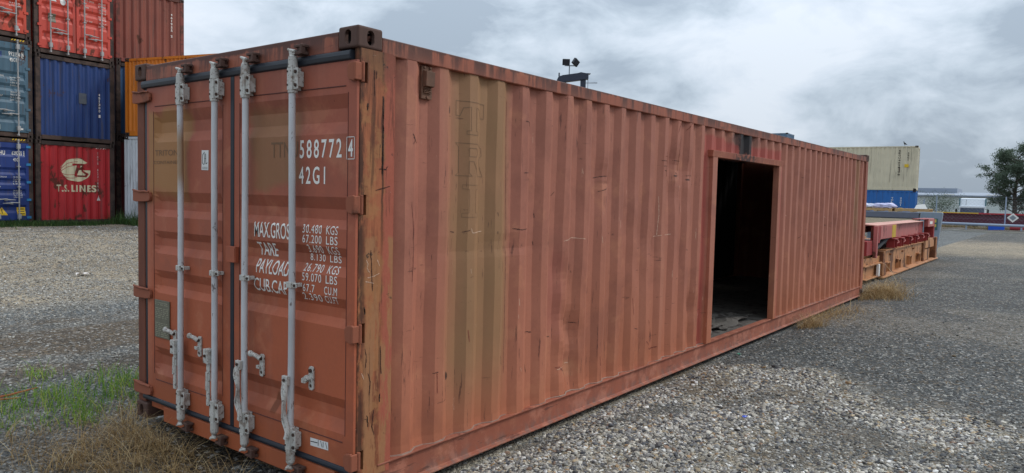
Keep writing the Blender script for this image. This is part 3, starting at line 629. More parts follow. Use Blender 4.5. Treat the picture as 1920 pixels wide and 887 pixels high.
# gaskets
m = MB(); m.prism([(.0, 2.408), (-.012, 2.415), (-.016, 2.437), (-.012, 2.458), (.0, 2.464), (.05, 2.464), (.05, 2.408)], 1, .05, 2.33); m.build('door_gasket', M_RUB, main, bevel=.004)
m = MB(); m.prism([(.0, .148), (-.010, .154), (-.012, .168), (-.008, .182), (.0, .186), (.05, .186), (.05, .148)], 1, .01, 2.33); m.build('door_gasket', M_RUB, main, bevel=.003)
m = MB(); m.box(-.004, .05, 1.157, 1.196, .186, 2.408); m.build('door_gasket', M_RUB, main, bevel=.004)
m = MB(); m.box(.016, .05, 2.270, 2.332, .186, 2.408); m.build('door_gasket', M_RUB, main, bevel=.004)
# centre anti-rack plate
m = MB(); m.box(-.030, -.005, 1.095, 1.205, 1.245, 1.345); m.box(-.034, -.030, 1.10, 1.112, 1.247, 1.343); m.build('overlap_plate', P_DOOR, main, bevel=.005)

def rod(y, parent, stained=False, hand=1, top=2.51):
    X = -.045
    rr_ = random.Random(int(y*1000)); px_ = lambda t: (X+.002*math.sin(t*3+y*9), y+.002*math.sin(t*2.2+y*5), t)
    m = MB(); m.tube([px_(t) for t in np.linspace(.20, 2.40, 14)], .0195, 16)
    o = m.build('lock_rod', M_GALVS if stained else M_GALV, parent, auto=True)
    # guide brackets: sleeve, flange to the right, bolts
    for zc, h, big_ in ((2.335, .125, 1), (.262, .125, 1), (1.165 if y > .3 else 1.165, .035, 0)):
        b = MB(); z0, z1 = zc-h/2, zc+h/2
        b.box(-.067, -.004, y-.023, y+.025, z0, z1) if big_ else b.box(-.067, -.030, y-.023, y+.027, z0, z1)
        b.box(-.058, -.050, y-.060, y-.020, z0+.003, z1-.003)
        b.box(-.050, -.004, y-.046, y-.022, z0+.02 if big_ else z0+.006, z1-.02 if big_ else z1-.006)
        if big_:
            b.cyl((X, y, z0-.016), (X, y, z0), .027, 14); b.cyl((X, y, z1), (X, y, z1+.010), .027, 14)
            for zz1 in (z0+.025, z1-.025):
                b.cyl((-.058, y-.045, zz1), (-.066, y-.045, zz1), .0105, 8, m=1); b.cyl((-.067, y+.018, zz1+.004), (-.071, y+.018, zz1+.004), .0065, 8, m=1)
        else:
            b.cyl((-.058, y-.046, zc), (-.066, y-.046, zc), .009, 8, m=1)
        b.build('rod_bracket', [M_BRK, M_BOLT], o, bevel=.006)
    # cam ends with their keepers
    for sgn, z0, zk in ((1, 2.40, 2.497), (-1, .185, .085)):
        c = MB(); c.cyl((X, y, z0), (X, y, z0+sgn*.055), .026, 14); c.cyl((X, y, z0+sgn*.055), (X, y, z0+sgn*.072), .0265, 14, r2=.016)
        rt_ = Euler((rr_.uniform(-.2, .2), 0, rr_.uniform(-.5, .5))).to_matrix()
        c.box(X-.016, X+.016, y-.022, y+.016, z0+sgn*.072-.006, z0+sgn*.072+.018*sgn+.006, rot=rt_)
        c.box(X-.020, X+.012, y-.008, y+.030, z0+sgn*.094-.006, z0+sgn*.094+.006, rot=Euler((.5*sgn, 0, .3)).to_matrix())
        c.cyl((X-.01, y-.028, z0+sgn*.086), (X-.01, y+.024, z0+sgn*.098), .010, 8)
        c.build('cam_end', M_BRK, o, bevel=.004)
        k = MB(); k.box(-.052, -.004, y-.090, y-.012, zk-.030, zk-.012); k.box(-.052, -.004, y-.095, y-.015, zk+.010, zk+.026); k.cyl((-.002, y-.05, zk), (-.040, y-.05, zk), .026, 12)
        k.box(-.058, -.028, y-.092, y-.074, zk-.03, zk+.026); k.build('cam_keeper', M_CAST, main, bevel=.004)
    return o
RODS = [1.725, 1.307, .967, .499]
ro = [rod(RODS[0], doorL, True), rod(RODS[1], doorL), rod(RODS[2], doorR), rod(RODS[3], doorR)]
# handles
for i, y in enumerate(RODS):
    h = MB()
    if i < 2:
        yc = y+.052
        h.box(-.080, -.035, yc-.030, yc+.026, .575, .668); h.cyl((-.081, yc, .625), (-.090, yc, .625), .010, 8, m=1)
        ln = .285 if i == 0 else .32; x0 = -.058
        h.box(x0-.006, x0+.006, yc-.020, yc+.014, .655-ln+.12, .60); h.box(x0-.012, x0-.002, yc-.006, yc+.016, .655-ln+.06, .655-ln+.18, rot=Euler((.06, 0, 0)).to_matrix())
        h.box(x0-.008, x0+.004, yc-.016, yc+.013, .655-ln-.04, .655-ln+.125)
        h.box(x0-.0095, x0-.006, yc-.013, yc+.010, .655-ln-.035, .655-ln+.05)
    else:
        yc = y+.012 if i == 2 else y+.004; x0 = -.080
        z1 = .655 if i == 2 else .640
        h.box(x0-.010, x0+.012, yc-.026, yc+.024, z1-.055, z1); h.cyl((x0-.011, yc-.004, z1-.022), (x0-.02, yc-.004, z1-.022), .010, 8, m=1)
        pts = []
        for k in range(15):
            t = k/14; z = z1-.04-(.33)*t
            pts.append((x0-.004-.010*math.sin(6*t), yc+.012*math.sin(9*t+i)-.004, z))
        h.tube(pts, [.018-.004*math.sin(3.1*k/14) for k in range(15)], 6)
        h.tube([(p[0]-.014, p[1]+.014*math.sin(k*.8), p[2]) for k, p in enumerate(pts)], .006, 5)
    h.build('door_handle', [M_BRK, M_BOLT], ro[i], bevel=.004)
for i, (y, z) in enumerate(((1.868, .650), (1.548, .650), (.838, .638), (.358, .640))):
    par = doorL if i < 2 else doorR
    h = MB(); h.prism([(y-.019, z-.060), (y-.012, z-.070), (y+.012, z-.070), (y+.019, z-.060), (y+.019, z+.055), (y+.010, z+.066), (y-.010, z+.066), (y-.019, z+.055)], 0, -.014, -.002)
    h.cyl((-.014, y, z+.042), (-.024, y, z+.042), .012, 8, m=1); h.cyl((-.014, y, z-.045), (-.016, y, z-.045), .010, 8, m=1)
    if i < 3:
        h.tube([(-.02, y+.002, z+.040), (-.034, y+.030, z+.058), (-.040, y+.055, z+.064)], [.015, .014, .013], 8); h.ball((-.044, y+.066, z+.066), .025, seg=10, ring=6, sq=(.6, 1, .8)); h.box(-.03, -.014, y+.004, y+.032, z-.022, z-.002)
    else:
        h.box(-.04, -.014, y+.0, y+.05, z-.022, z+.008, rot=Euler((-.6, 0, 0)).to_matrix()); h.box(-.042, -.03, y+.02, y+.05, z-.03, z-.005)
    h.build('handle_catch', [M_BRK, M_BOLT], par, bevel=.003)
# hinges
for z in HZ:
    h = MB(); h.prism([(.060, z-.026), (.064, z+.026), (.045, z+.046), (.004, z+.052), (.004, z-.052), (.045, z-.046)], 0, -.022, -.002)
    h.box(-.026, .020, -.012, .003, z-.046, z+.048); h.cyl((.030, -.006, z-.054), (.030, -.006, z+.054), .011, 10)
    h.build('hinge', M_LUG, doorR, bevel=.005)
    h = MB(); h.prism([(2.196, z-.028), (2.190, z), (2.200, z+.030), (2.25, z+.036), (2.43, z+.044), (2.438, z+.03), (2.438, z-.034), (2.40, z-.040), (2.25, z-.036)], 0, -.024, -.001)
    h.tube([(-.026, 2.20, z+.033), (-.03, 2.25, z+.038), (-.027, 2.33, z+.034), (-.026, 2.43, z+.046)], .008, 6); h.build('hinge', M_LUG, doorL, bevel=.006)

# lettering on the right door (u runs to the right = -y)
dfn = lambda u, z: (rec(z)-.0016, -u, z)
KD = 1.00772
def cy_(y): return -3.0465+(y+3.0465)*KD
def cz_(z): return 1.7106+(z-1.7106)*KD
def dtext(s, yl, yr, z0, z1, weight=.012, slant=0.0, spacing=1.0, mat=None, name='lettering', parent=None):
    yl, yr, z0, z1 = cy_(yl), cy_(yr), cz_(z0), cz_(z1)
    return decal(name, text_shape(s, -yl, -yr, z0, z1, weight, slant, spacing), dfn, mat or M_WHITE, parent or doorR, zbreaks=PZ)
dtext('588772', .462, .098, 1.888, 1.992, .012, spacing=1.35)
decal('lettering', text_shape('4', -.068, -.030, 1.895, 1.987, .02)+frame_shape(-.080, -.018, 1.882, 2.000, .0035), dfn, M_WHITE, doorR, zbreaks=PZ)
dtext('42G1', .468, .235, 1.744, 1.842, .012, spacing=1.35)
dtext('MAX.GROSS', .905, .520, 1.420, 1.513, .005)
dtext('TARE', .890, .700, 1.311, 1.390, .005)
dtext('PAYLOAD', .885, .560, 1.203, 1.288, .005)
dtext('CUB.CAP.', .905, .555, 1.092, 1.172, .005)
rows = [('30.480', 'KGS', 1.468, 1.516), ('67.200', 'LBS', 1.412, 1.458), ('3.690', 'KGS', 1.358, 1.402), ('8.130', 'LBS', 1.312, 1.352), ('26.790', 'KGS', 1.250, 1.294), ('59.070', 'LBS', 1.195, 1.241), ('67.7', 'CU.M', 1.134, 1.178), ('2.390', 'CU.FT', 1.086, 1.126)]
for a, b, z0, z1 in rows:
    yl = .432 if len(a) == 6 else (.395 if len(a) == 5 and a != '2.390' else .432)
    yl = .425 if a == '67.7' else yl; yr = .262 if a != '67.7' else .32
    dtext(a, yl, yr, z0, z1, .0, spacing=1.15); dtext(b, .222 if len(b) == 3 else .235, .125, z0, z1, .0, spacing=1.1)
dtext('TTNU', .735, .48, 1.895, 1.985, .0, mat=M_GHOST, name='ghost_lettering')
dtext('TRITON', 2.11, 1.80, 1.925, 1.965, .0, mat=M_GHOST, name='ghost_lettering', parent=doorL)
dtext('CONTAINER', 2.13, 1.78, 1.868, 1.890, .0, mat=M_GHOST, name='ghost_lettering', parent=doorL)
# stickers
def sticker(y0, y1, z0, z1, name, mat, parent, rot=0.0, th=.002):
    cy, cz = (y0+y1)/2, (z0+z1)/2; c, s = math.cos(rot), math.sin(rot)
    P = [(-(cy + (y-cy)*c-(z-cz)*s), cz+(y-cy)*s+(z-cz)*c) for y, z in ((y0, z0), (y1, z0), (y1, z1), (y0, z1))]
    return decal(name, [quad_shape(P)], lambda u, z: (rec(z)-th, -u, z), mat, parent, zbreaks=PZ)
st = sticker(1.535, 1.452, 1.825, 1.955, 'sticker', M_PAPER, doorL, .02)
decal('sticker_writing', line_shape([(-1.500, 1.94), (-1.521, 1.925), (-1.524, 1.872), (-1.508, 1.862)], .005)+line_shape([(-1.495, 1.93), (-1.500, 1.865)], .005)+line_shape([(-1.497, 1.90), (-1.482, 1.900)], .004)+line_shape([(-1.484, 1.93), (-1.482, 1.866), (-1.466, 1.872)], .005)+sum([line_shape([(-1.52+k*.013, 1.845), (-1.52+k*.013, 1.832)], .0035) for k in range(5)], []), lambda u, z: (rec(z)-.003, -u, z), M_INK, st)
st = sticker(.372, .212, .246, .292, 'sticker', M_PAPER, doorR, -.04)
decal('sticker_writing', line_shape([(-.366, .268), (-.31, .272)], .005)+sum([line_shape([(-.30+k*.022, .288), (-.296+k*.022+(.008 if k % 2 else -.004), .258)], .004) for k in range(4)], []), lambda u, z: (rec(z)-.003, -u, z), M_INK, st)
pl = MB(); pl.box(-.010, -.003, 1.945, 2.150, .634, .905); plo = pl.build('data_plate', M_PLATE, doorL, bevel=.003)
rows_ = []
for k in range(19):
    zr = .888-k*.0132
    if k in (2, 9, 10): continue
    n = 3 if k > 2 else 2; x = 2.135
    while x > 1.965:
        l = rr.uniform(.012, .05); rows_.append(quad_shape([(-x, zr), (-(max(x-l, 1.955)), zr), (-(max(x-l, 1.955)), zr-.005), (-x, zr-.005)])); x -= l+rr.uniform(.006, .02)
decal('plate_text', rows_, lambda u, z: (-.0112, -u, z), M_PLTXT, plo)

# ------------------------------------------------------------------ stacked containers
M_FRAME = rustmat('dirty_dark_frame', (40, 34, 33), (66, 54, 48), (78, 62, 55), .5, 3)
CAST_FAR = None
def far_cast():
    m = MB(); m.box(0, .178, 0, .162, 0, .118); o = m.build('tmp', M_FRAME, bevel=.01, seg=1)
    c = []
    for ax, b in ((0, (-.05, .07, .055, .105, .02, .098)), (1, (.062, .115, -.05, .07, .02, .098)), (2, (.03, .14, .05, .11, .06, .2))):
        q = MB().box(*b).build('tmpc', M_DARK); c.append(q); md = o.modifiers.new('b%d' % ax, 'BOOLEAN'); md.operation = 'DIFFERENCE'; md.object = q
    bpy.context.view_layer.update(); me = bpy.data.meshes.new_from_object(o.evaluated_get(bpy.context.evaluated_depsgraph_get()))
    for q in c+[o]: bpy.data.objects.remove(q)
    me.name = 'corner_casting'; return me
CAST_FAR = far_cast()
W_ = 2.438
def fold(u, pit, d, s=(.25, .25, .25, .25)):
    t = (u % pit)/pit
    if t < s[0]: return d*(1-t/s[0])
    if t < s[0]+s[1]: return 0
    if t < s[0]+s[1]+s[2]: return d*(t-s[0]-s[1])/s[2]
    return d
def fbreaks(a, b, pit, s=(.25, .25, .25, .25)):
    out = [a]; k = math.floor(a/pit)-1
    while k*pit < b+pit:
        for q in (0, s[0], s[0]+s[1], s[0]+s[1]+s[2]):
            u = (k+q)*pit
            if a+1e-4 < u < b-1e-4: out.append(u)
        k += 1
    return sorted(out)+[b]
def sheet(name, us, fn, z0, z1, mat, parent):
    n = len(us); v = [fn(u, z0) for u in us]+[fn(u, z1) for u in us]; f = [(i, i+1, n+i+1, n+i) for i in range(n-1)]
    me = bpy.data.meshes.new(name); me.from_pydata(v, [], f); me.materials.append(mat); return link(bpy.data.objects.new(name, me), parent)
FD = .035
def fprof(H):
    s = H/2.591; seq = [(2.30, 0), (2.23, FD), (2.10, FD), (2.03, 0), (1.72, 0), (1.65, FD), (1.57, FD), (1.50, 0), (1.40, 0), (1.33, FD), (1.27, FD), (1.2, 0), (1.09, 0), (1.03, FD), (.97, FD), (.90, 0), (.62, 0), (.55, FD), (.46, FD), (.38, 0)]
    return [(a*s, b) for a, b in seq]
M_RODF = simple('far_rod_steel', (158, 156, 154), .5, var=.35, sc_=9)
M_TURQ = simple('turquoise_hinge', (44, 120, 168), .5, var=.2)
def cont(label, loc, rz, L, H, mat, frame=None, front='wall', pit=.2786, fpit=.245, group='stacked shipping containers', hinge=None, side_mat=None, gask=None, rails=None, flat_front=None):
    fr = frame or M_FRAME; rl = rails or fr
    t = thing('shipping_container', label, 'shipping container', loc, rz, group)
    castings(t, CAST_FAR, W_, L, H)
    for x0, x1 in ((.002, .15), (W_-.15, W_-.002)):
        MB().box(x0, x1, .004, .10, .118, H-.118).build('corner_post', fr, t, bevel=.01, seg=1)
        MB().box(x0, x1, L-.10, L-.004, .118, H-.118).build('corner_post', fr, t)
    MB().box(.17, W_-.17, .004, .09, H-.14, H-.02).build('header', fr, t, bevel=.006, seg=1)
    m = MB(); m.box(.17, W_-.17, .004, .10, .03, .16); m.build('sill', fr, t, bevel=.006, seg=1)
    for x0, x1 in ((.006, .07), (W_-.07, W_-.006)):
        MB().box(x0, x1, .178, L-.178, H-.10, H-.025).build('top_side_rail', rl, t)
        MB().box(x0, x1, .178, L-.178, .01, .16).build('bottom_side_rail', rl, t)
    us = fbreaks(.1, L-.1, pit); sm = side_mat or mat
    sheet('side_wall', us, lambda u, z: (.016+fold(u, pit, .036), u, z), .158, H-.098, sm, t)
    sheet('side_wall', us, lambda u, z: (W_-.016-fold(u, pit, .036), u, z), .158, H-.098, sm, t)
    m = MB(); m.box(.02, W_-.02, .05, L-.05, H-.06, H-.035); m.build('roof', fr, t)
    MB().box(.03, W_-.03, .03, L-.03, .12, .15).build('floor', fr, t)
    MB().box(.12, W_-.12, L-.06, L-.02, .14, H-.1).build('end_wall', mat, t)
    t['H'] = H
    if front == 'wall':
        us = fbreaks(.14, W_-.14, fpit); fn = lambda u, z: (u, .020+fold(u, fpit, .045), z)
        sheet('front_wall', us, fn, .158, H-.138, mat, t)
        t_fn = lambda u, z: (u, .020+fold(u, fpit, .045)-.006, z); t_br = dict(ubreaks=us)
    else:
        pr = fprof(H)[::-1]; pz = [p[0] for p in pr]; pxx = [p[1] for p in pr]; rc_ = lambda z: float(np.interp(z, pz, pxx))
        t_fn = lambda u, z: (u, -.018+rc_(z)-.005, z); t_br = dict(zbreaks=pz)
        MB().box(.12, W_-.12, .03, .07, .15, H-.13).build('door_gasket', gask or M_RUB, t)
        for (a, b) in ((.135, 1.205), (1.235, W_-.135)):
            d = thing('door', None, None); d.parent = t
            ys = [a, a+.075, a+.10, b-.10, b-.075, b]; ed = [0, 0, 1, 1, 0, 0]; zs = sorted(set([.17, H-.15]+[z for z in pz if .17 < z < H-.15])); v = []; f = []
            for z in zs:
                for y, e_ in zip(ys, ed): v.append((y, -.018+rc_(z)*e_, z))
            n = 6
            for j in range(len(zs)-1):
                for i in range(5): f.append((j*n+i, j*n+i+1, (j+1)*n+i+1, (j+1)*n+i))
            me = bpy.data.meshes.new('door_leaf'); me.from_pydata(v, [], f); me.materials.append(mat); o = link(bpy.data.objects.new('door_leaf', me), d)
            s = o.modifiers.new('t', 'SOLIDIFY'); s.thickness = .04; s.offset = -1
            out = a < 1; hx = a-.03 if out else b+.03
            for k in range(5):
                z = .25+k*(H-.5)/4; h = MB(); h.box(min(hx, a if out else b)-.02, max(hx, a if out else b)+.03 if not out else max(hx, a)+.07, -.035, .0, z-.035, z+.035) if out else h.box(b-.07, b+.05, -.035, .0, z-.035, z+.035)
                h.build('hinge', hinge or mat, d)
            for q, rx in enumerate((a+.30, b-.26) if out else (a+.22, b-.30)):
                m = MB(); m.cyl((rx, -.075, .06), (rx, -.075, H-.05), .019, 10); r_ = m.build('lock_rod', M_RODF, d)
                for z, hh in ((.28, .07), (H-.25, .07), (1.15, .018), (1.75, .018)):
                    k = MB(); k.box(rx-.035, rx+.05, -.10, -.02, z-hh, z+hh); k.build('rod_bracket', M_RODF, r_, bevel=.006, seg=1)
                for z in (.09, H-.07):
                    k = MB(); k.box(rx-.025, rx+.025, -.10, -.02, z-.03, z+.02); k.build('cam_end', M_RODF, r_, bevel=.008, seg=1)
                zz1 = .78-.10*q; sg = 1 if (q == 0) == out else -1
                sg = 1 if q == 0 else -1
                if not out: sg = -1 if q == 1 else 1
                k = MB(); k.tube([(rx, -.10, zz1), (rx+sg*.16, -.105, zz1+.012), (rx+sg*.24, -.10, zz1-.006), (rx+sg*.45, -.09, zz1-.012)], [.018, .014, .02, .008], 6); k.box(rx+sg*.2-.03, rx+sg*.2+.03, -.09, -.02, zz1-.04, zz1+.03); k.build('door_handle', M_RODF, r_)
    t['_'] = 0; del t['_']; del t['H']
    return t, t_fn, t_br
def wtxt(c, s, u0, u1, z0, z1, weight=.02, mat=None, vert=False, name='lettering', spacing=1.1):
    t, fn, br = c; return decal(name, text_shape(s, u0, u1, z0, z1, weight, 0, spacing, vert), fn, mat or M_WHITE, t, **br)
def wshape(c, shapes, name, mat): t, fn, br = c; return decal(name, shapes, fn, mat, t, **br)
def wshape2(c, shapes, name, mat, off=.003):
    t, fn, br = c; return decal(name, shapes, lambda u, z: tuple(np.array(fn(u, z))-np.array((0, off, 0))), mat, t, **br)

TH = .12; cth, sth = math.cos(TH), math.sin(TH)
def at(u, v=0.0): return (6.257+u*cth-v*sth, 21.797+u*sth+v*cth)
P_RED = paint('red_paint', (178, 40, 44), .9, seed=3, streak=.35)
P_BLUE = paint('navy_blue_paint', (32, 58, 108), .35, seed=7, streak=.3)
P_TEAL = paint('grey_teal_paint', (68, 96, 112), .35, seed=12, streak=.35)
P_RBLUE = paint('royal_blue_paint', (30, 54, 116), .3, seed=21, streak=.3)
P_OR = paint('orange_red_paint', (186, 68, 54), .45, seed=31, streak=.3)
P_OR2 = paint('scraped_orange_red_paint', (190, 70, 50), .85, seed=35, streak=.35)
P_BROWN = paint('brown_red_paint', (126, 70, 56), .3, seed=41, streak=.3)
P_ORG = paint('bright_orange_paint', (206, 118, 34), .2, seed=51, streak=.25)
P_WHT = paint('reefer_white_paint', (196, 200, 204), .1, seed=61, streak=.15)
P_CREAM = paint('cream_paint', (204, 194, 168), .15, seed=71, streak=.2)
P_BLUE2 = paint('bright_blue_paint', (40, 100, 166), .2, seed=81, streak=.2)
P_GBL = paint('grey_blue_paint', (92, 116, 138), .2, seed=91, streak=.2)
P_DRED = paint('dark_red_paint', (98, 34, 36), .6, seed=95, streak=.3)
M_CREAMTXT = simple('cream_print', (216, 204, 168), .6, bump=0, var=.2, sc_=14)
M_YEL = simple('yellow_print', (214, 176, 40), .6, bump=0); M_BLK = simple('black_print', (36, 34, 34), .6, bump=0)
GF = 'shipping containers stacked three high behind the gravel yard'
# --- column 2
A = cont('rusty red T.S. LINES container at the bottom of the stack', (*at(0), .45), TH, 12.19, 2.591, P_RED, group=GF, fpit=.25)
wtxt(A, 'T.S.', .60, 1.00, 1.03, 1.25, .03, M_CREAMTXT); wtxt(A, 'LINES', 1.05, 1.83, 1.03, 1.25, .03, M_CREAMTXT)
cx, cz = 1.25, 1.72
ring = [(cx-.08+.42*math.cos(t), cz+.40*math.sin(t)) for t in np.linspace(.75, 2*math.pi-.0, 40)]
disc = [(cx-.05+.46*math.cos(t), cz+.37*math.sin(t)) for t in np.linspace(.62, 2*math.pi-.02, 40)]
disc = disc + [(cx+.42, cz+.10), (cx+.08, cz+.12), (cx+.10, cz+.2)]
def clip_fan(pts, c0): return (np.array([c0]+pts, float), [(0, i, i+1) for i in range(1, len(pts))])
wshape(A, [clip_fan([(cx-.05+.46*math.cos(t), cz+.37*math.sin(t)) for t in np.linspace(.70, 2*math.pi, 44)], (cx-.05, cz))], 'logo_disc', M_CREAMTXT)
lg = line_shape([(cx-.14, cz+.17), (cx+.30, cz+.17)], .06)+line_shape([(cx+.04, cz+.15), (cx-.05, cz-.16)], .085)+line_shape([(cx-.06, cz-.19), (cx+.26, cz-.19)], .05)+line_shape([(cx+.40, cz+.03), (cx+.20, cz+.05), (cx+.14, cz-.02), (cx+.30, cz-.12), (cx+.26, cz-.19)], .06)
wshape2(A, lg, 'logo_letters', P_RED)
arcs = sum([line_shape([(cx-.10+(.40+k*.02)*math.cos(t)*(1 if k < 2 else .9), cz+(.36-k*.10)*math.sin(t+.25*k)) for t in np.linspace(1.3, 4.9, 16)], .014) for k in range(3)], [])
wshape2(A, arcs, 'logo_lines', P_RED)
wtxt(A, 'TSTU 0231892', 1.865, 1.915, 1.05, 2.32, .02, vert=True)
wshape(A, [quad_shape([(1.84, .76), (1.98, .76), (1.91, .93)])], 'warning_triangle', M_WHITE)
wshape(A, [quad_shape([(1.82+i*.075, 2.42), (1.85+i*.075, 2.42), (1.88+i*.075, 2.45), (1.85+i*.075, 2.45)]) for i in range(5)], 'hazard_stripes', M_WHITE)
B = cont('navy blue corrugated container resting on the red T.S. LINES container', (*at(0.02), 3.041), TH, 12.19, 2.591, P_BLUE, group=GF, fpit=.25)
wtxt(B, '451380', 1.92, 1.985, 1.00, 1.62, .02, vert=True); wshape(B, [quad_shape([(1.92, .84), (1.99, .84), (1.99, .93), (1.92, .93)])], 'check_box', M_WHITE)
Pn = MB(); Pn.box(1.28, 1.52, .010, .018, 1.22, 1.55); Pn.build('patch_plate', rustmat('patch', (66, 76, 92), (90, 92, 88), (70, 76, 88), .5), B[0])
D_ = cont('orange-red container with white triangle and round sticker on its doors', (*at(0.0), 5.632), TH, 12.19, 2.896, P_OR, front='door', group=GF)
wshape(D_, [quad_shape([(.40, 1.62), (.64, 1.62), (.53, 1.86)])], 'triangle_sticker', M_PAPER)
wshape(D_, [quad_shape([(.83+.085*math.cos(t), 1.66+.11*math.sin(t)) for t in np.linspace(0, 6.0, 18)])], 'round_sticker', M_PAPER)
wshape(D_, [quad_shape([(.40, .98), (.62, .98), (.62, 1.24), (.40, 1.24)])], 'data_plate', M_PLATE)
wtxt(D_, '45G1', 1.97, 2.14, 2.05, 2.17); wtxt(D_, '629255', 1.90, 2.18, 2.25, 2.37)
for k, s in enumerate(('MAX. GROSS', 'TARE', 'NET', 'CU. CAP.')): wtxt(D_, s, 1.50, 1.50+.03*len(s), 1.84-k*.21, 1.885-k*.21, .0)
for k, s in enumerate(('30.480 KG', '67.200 LB', '3.900 KG', '8.600 LB', '26.580 KG', '58.600 LB', '76.4 CU.M', '2.698 CU.FT')): wtxt(D_, s, 1.94, 2.17, 1.84-k*.09-(k//2)*.03, 1.89-k*.09-(k//2)*.03, .0)
# --- column 1
def at1(u): return at(u-2.438-.075)
E1 = cont('royal blue container with turquoise hinges at ground level', (*at1(0), .45), TH, 12.19, 2.591, P_RBLUE, front='door', group=GF, hinge=M_TURQ)
wtxt(E1, '629255', 1.86, 2.13, 2.08, 2.20); wtxt(E1, '45G1', 1.88, 2.05, 1.90, 2.00); wtxt(E1, 'APHU', 1.40, 1.68, 2.08, 2.20); wtxt(E1, '0', 2.19, 2.235, 2.09, 2.19); wshape(E1, frame_shape(2.175, 2.25, 2.07, 2.21, .01), 'check_box', M_WHITE)
for k, s in enumerate(('32.500 KG', '71.650 LB', '3.700 KG', '8.150 LB')): wtxt(E1, s, 1.88, 2.08, 1.42-k*.065, 1.46-k*.065, .0)
for k, s in enumerate(('28.800 KG', '63.500 LB', '76.4 CU.M', '2.700 CU.FT')): wtxt(E1, s, 1.88, 2.12, 1.02-k*.065, 1.06-k*.065, .0)
wtxt(E1, 'MAX. GROSS', 1.36, 1.70, 1.42, 1.46, .0); wtxt(E1, 'TARE', 1.36, 1.5, 1.30, 1.34, .0)
wshape(E1, [quad_shape([(1.42, .32), (1.72, .32), (1.57, .56)])], 'warning_triangle', M_YEL); wshape(E1, [quad_shape([(1.97, .30), (2.2, .30), (2.2, .55), (1.97, .55)])], 'warning_sign', M_YEL)
wshape2(E1, sum([line_shape([(2.01, .50-.07*k), (2.16, .50-.07*k)], .022) for k in range(3)], [])+line_shape([(1.57, .50), (1.57, .38)], .02), 'sign_print', M_BLK)
F1 = cont('grey teal container sitting on the royal blue container', (*at1(.015), 3.041), TH, 12.19, 2.896, P_TEAL, front='door', group=GF)
wtxt(F1, '992154', 1.80, 2.10, 2.36, 2.49); wtxt(F1, '45G1', 1.81, 2.0, 2.20, 2.31); wtxt(F1, '9', 2.16, 2.21, 2.37, 2.48); wshape(F1, frame_shape(2.145, 2.225, 2.35, 2.50, .01), 'check_box', M_WHITE)
wtxt(F1, 'MAX. GROSS', 1.32, 1.66, 1.74, 1.79, .0); wtxt(F1, 'TARE', 1.32, 1.46, 1.60, 1.65, .0); wtxt(F1, 'CU. CAP', 1.36, 1.62, 1.17, 1.22, .0)
for k, s in enumerate(('30.480 KG', '67.200 LB', '3.940 KG', '8.690 LB')): wtxt(F1, s, 1.82, 2.06, 1.72-k*.075, 1.765-k*.075, .0)
for k, s in enumerate(('26.540 KG', '58.510 LB', '76.3 CU.M', '2.694 CU.FT')): wtxt(F1, s, 1.82, 2.08, 1.30-k*.075, 1.345-k*.075, .0)
wshape(F1, [quad_shape([(2.02, .24), (2.15, .24), (2.15, .29), (2.02, .29)])], 'sticker', M_PAPER)
wshape(F1, [quad_shape([(1.28, 2.33), (1.62, 2.30), (1.62, 2.46), (1.52, 2.44), (1.44, 2.50), (1.28, 2.49)])], 'overpainted_patch', P_BLUE)
for k in range(5):
    for c in (E1, F1):
        Hh = 2.591 if c is E1 else 2.896
        MB().prism([(1.86+k*.075, Hh-.075), (1.895+k*.075, Hh-.075), (1.93+k*.075, Hh-.03), (1.895+k*.075, Hh-.03)], 1, -.002, .004).build('hazard_stripe', M_YEL, c[0])
G1 = cont('scraped orange-red container topmost at the left edge of the stack', (*at1(-.01), 5.937), TH, 12.19, 2.591, P_OR2, front='door', group=GF)
wtxt(G1, 'MAX. GROSS', 1.40, 1.72, 1.70, 1.75, .0); wtxt(G1, '76.4 CU.M', 1.86, 2.14, .98, 1.03, .0); wtxt(G1, '2.700 CU.FT', 1.84, 2.16, .90, .95, .0)
wshape(G1, [quad_shape([(2.0, .24), (2.12, .24), (2.12, .29), (2.0, .29)])], 'sticker', M_PAPER)
# --- column 3, further back
O3 = (9.20, 23.10); T3 = .02
H3 = cont('dark red container half hidden behind the white refrigerated container', (O3[0], O3[1], .45), T3, 12.19, 2.896, P_DRED, group=GF)
I3 = cont('dark blue container half hidden behind the orange container', (O3[0], O3[1], 3.346), T3, 12.19, 2.591, paint('dark_teal_paint', (40, 74, 110), .4, seed=99), group=GF)
J3 = cont('brownish red container on top of the stack nearest the open sky', (O3[0], O3[1], 5.937), T3, 12.19, 2.591, P_BROWN, rustmat('brown_frame', (70, 48, 42), (104, 66, 56), (124, 68, 60), .5, 7), group=GF, fpit=.27)
wtxt(J3, '461955', 1.94, 2.0, 1.35, 2.02, .03, vert=True); wtxt(J3, '2', 1.94, 2.0, 1.16, 1.24, .03)
# --- broadside pair in front of them
RZ = R(16.25)
K = cont('white refrigerated container under the bright orange container', (10.60, 16.10, .45), RZ, 6.058, 2.896, P_WHT, P_WHT, group='containers standing broadside behind the long red container', pit=.12)
L_ = cont('bright orange container on top of the white refrigerated container', (10.62, 16.16, 3.346), RZ, 6.0, 2.54, P_ORG, P_ORG, group='containers standing broadside behind the long red container', pit=.165)
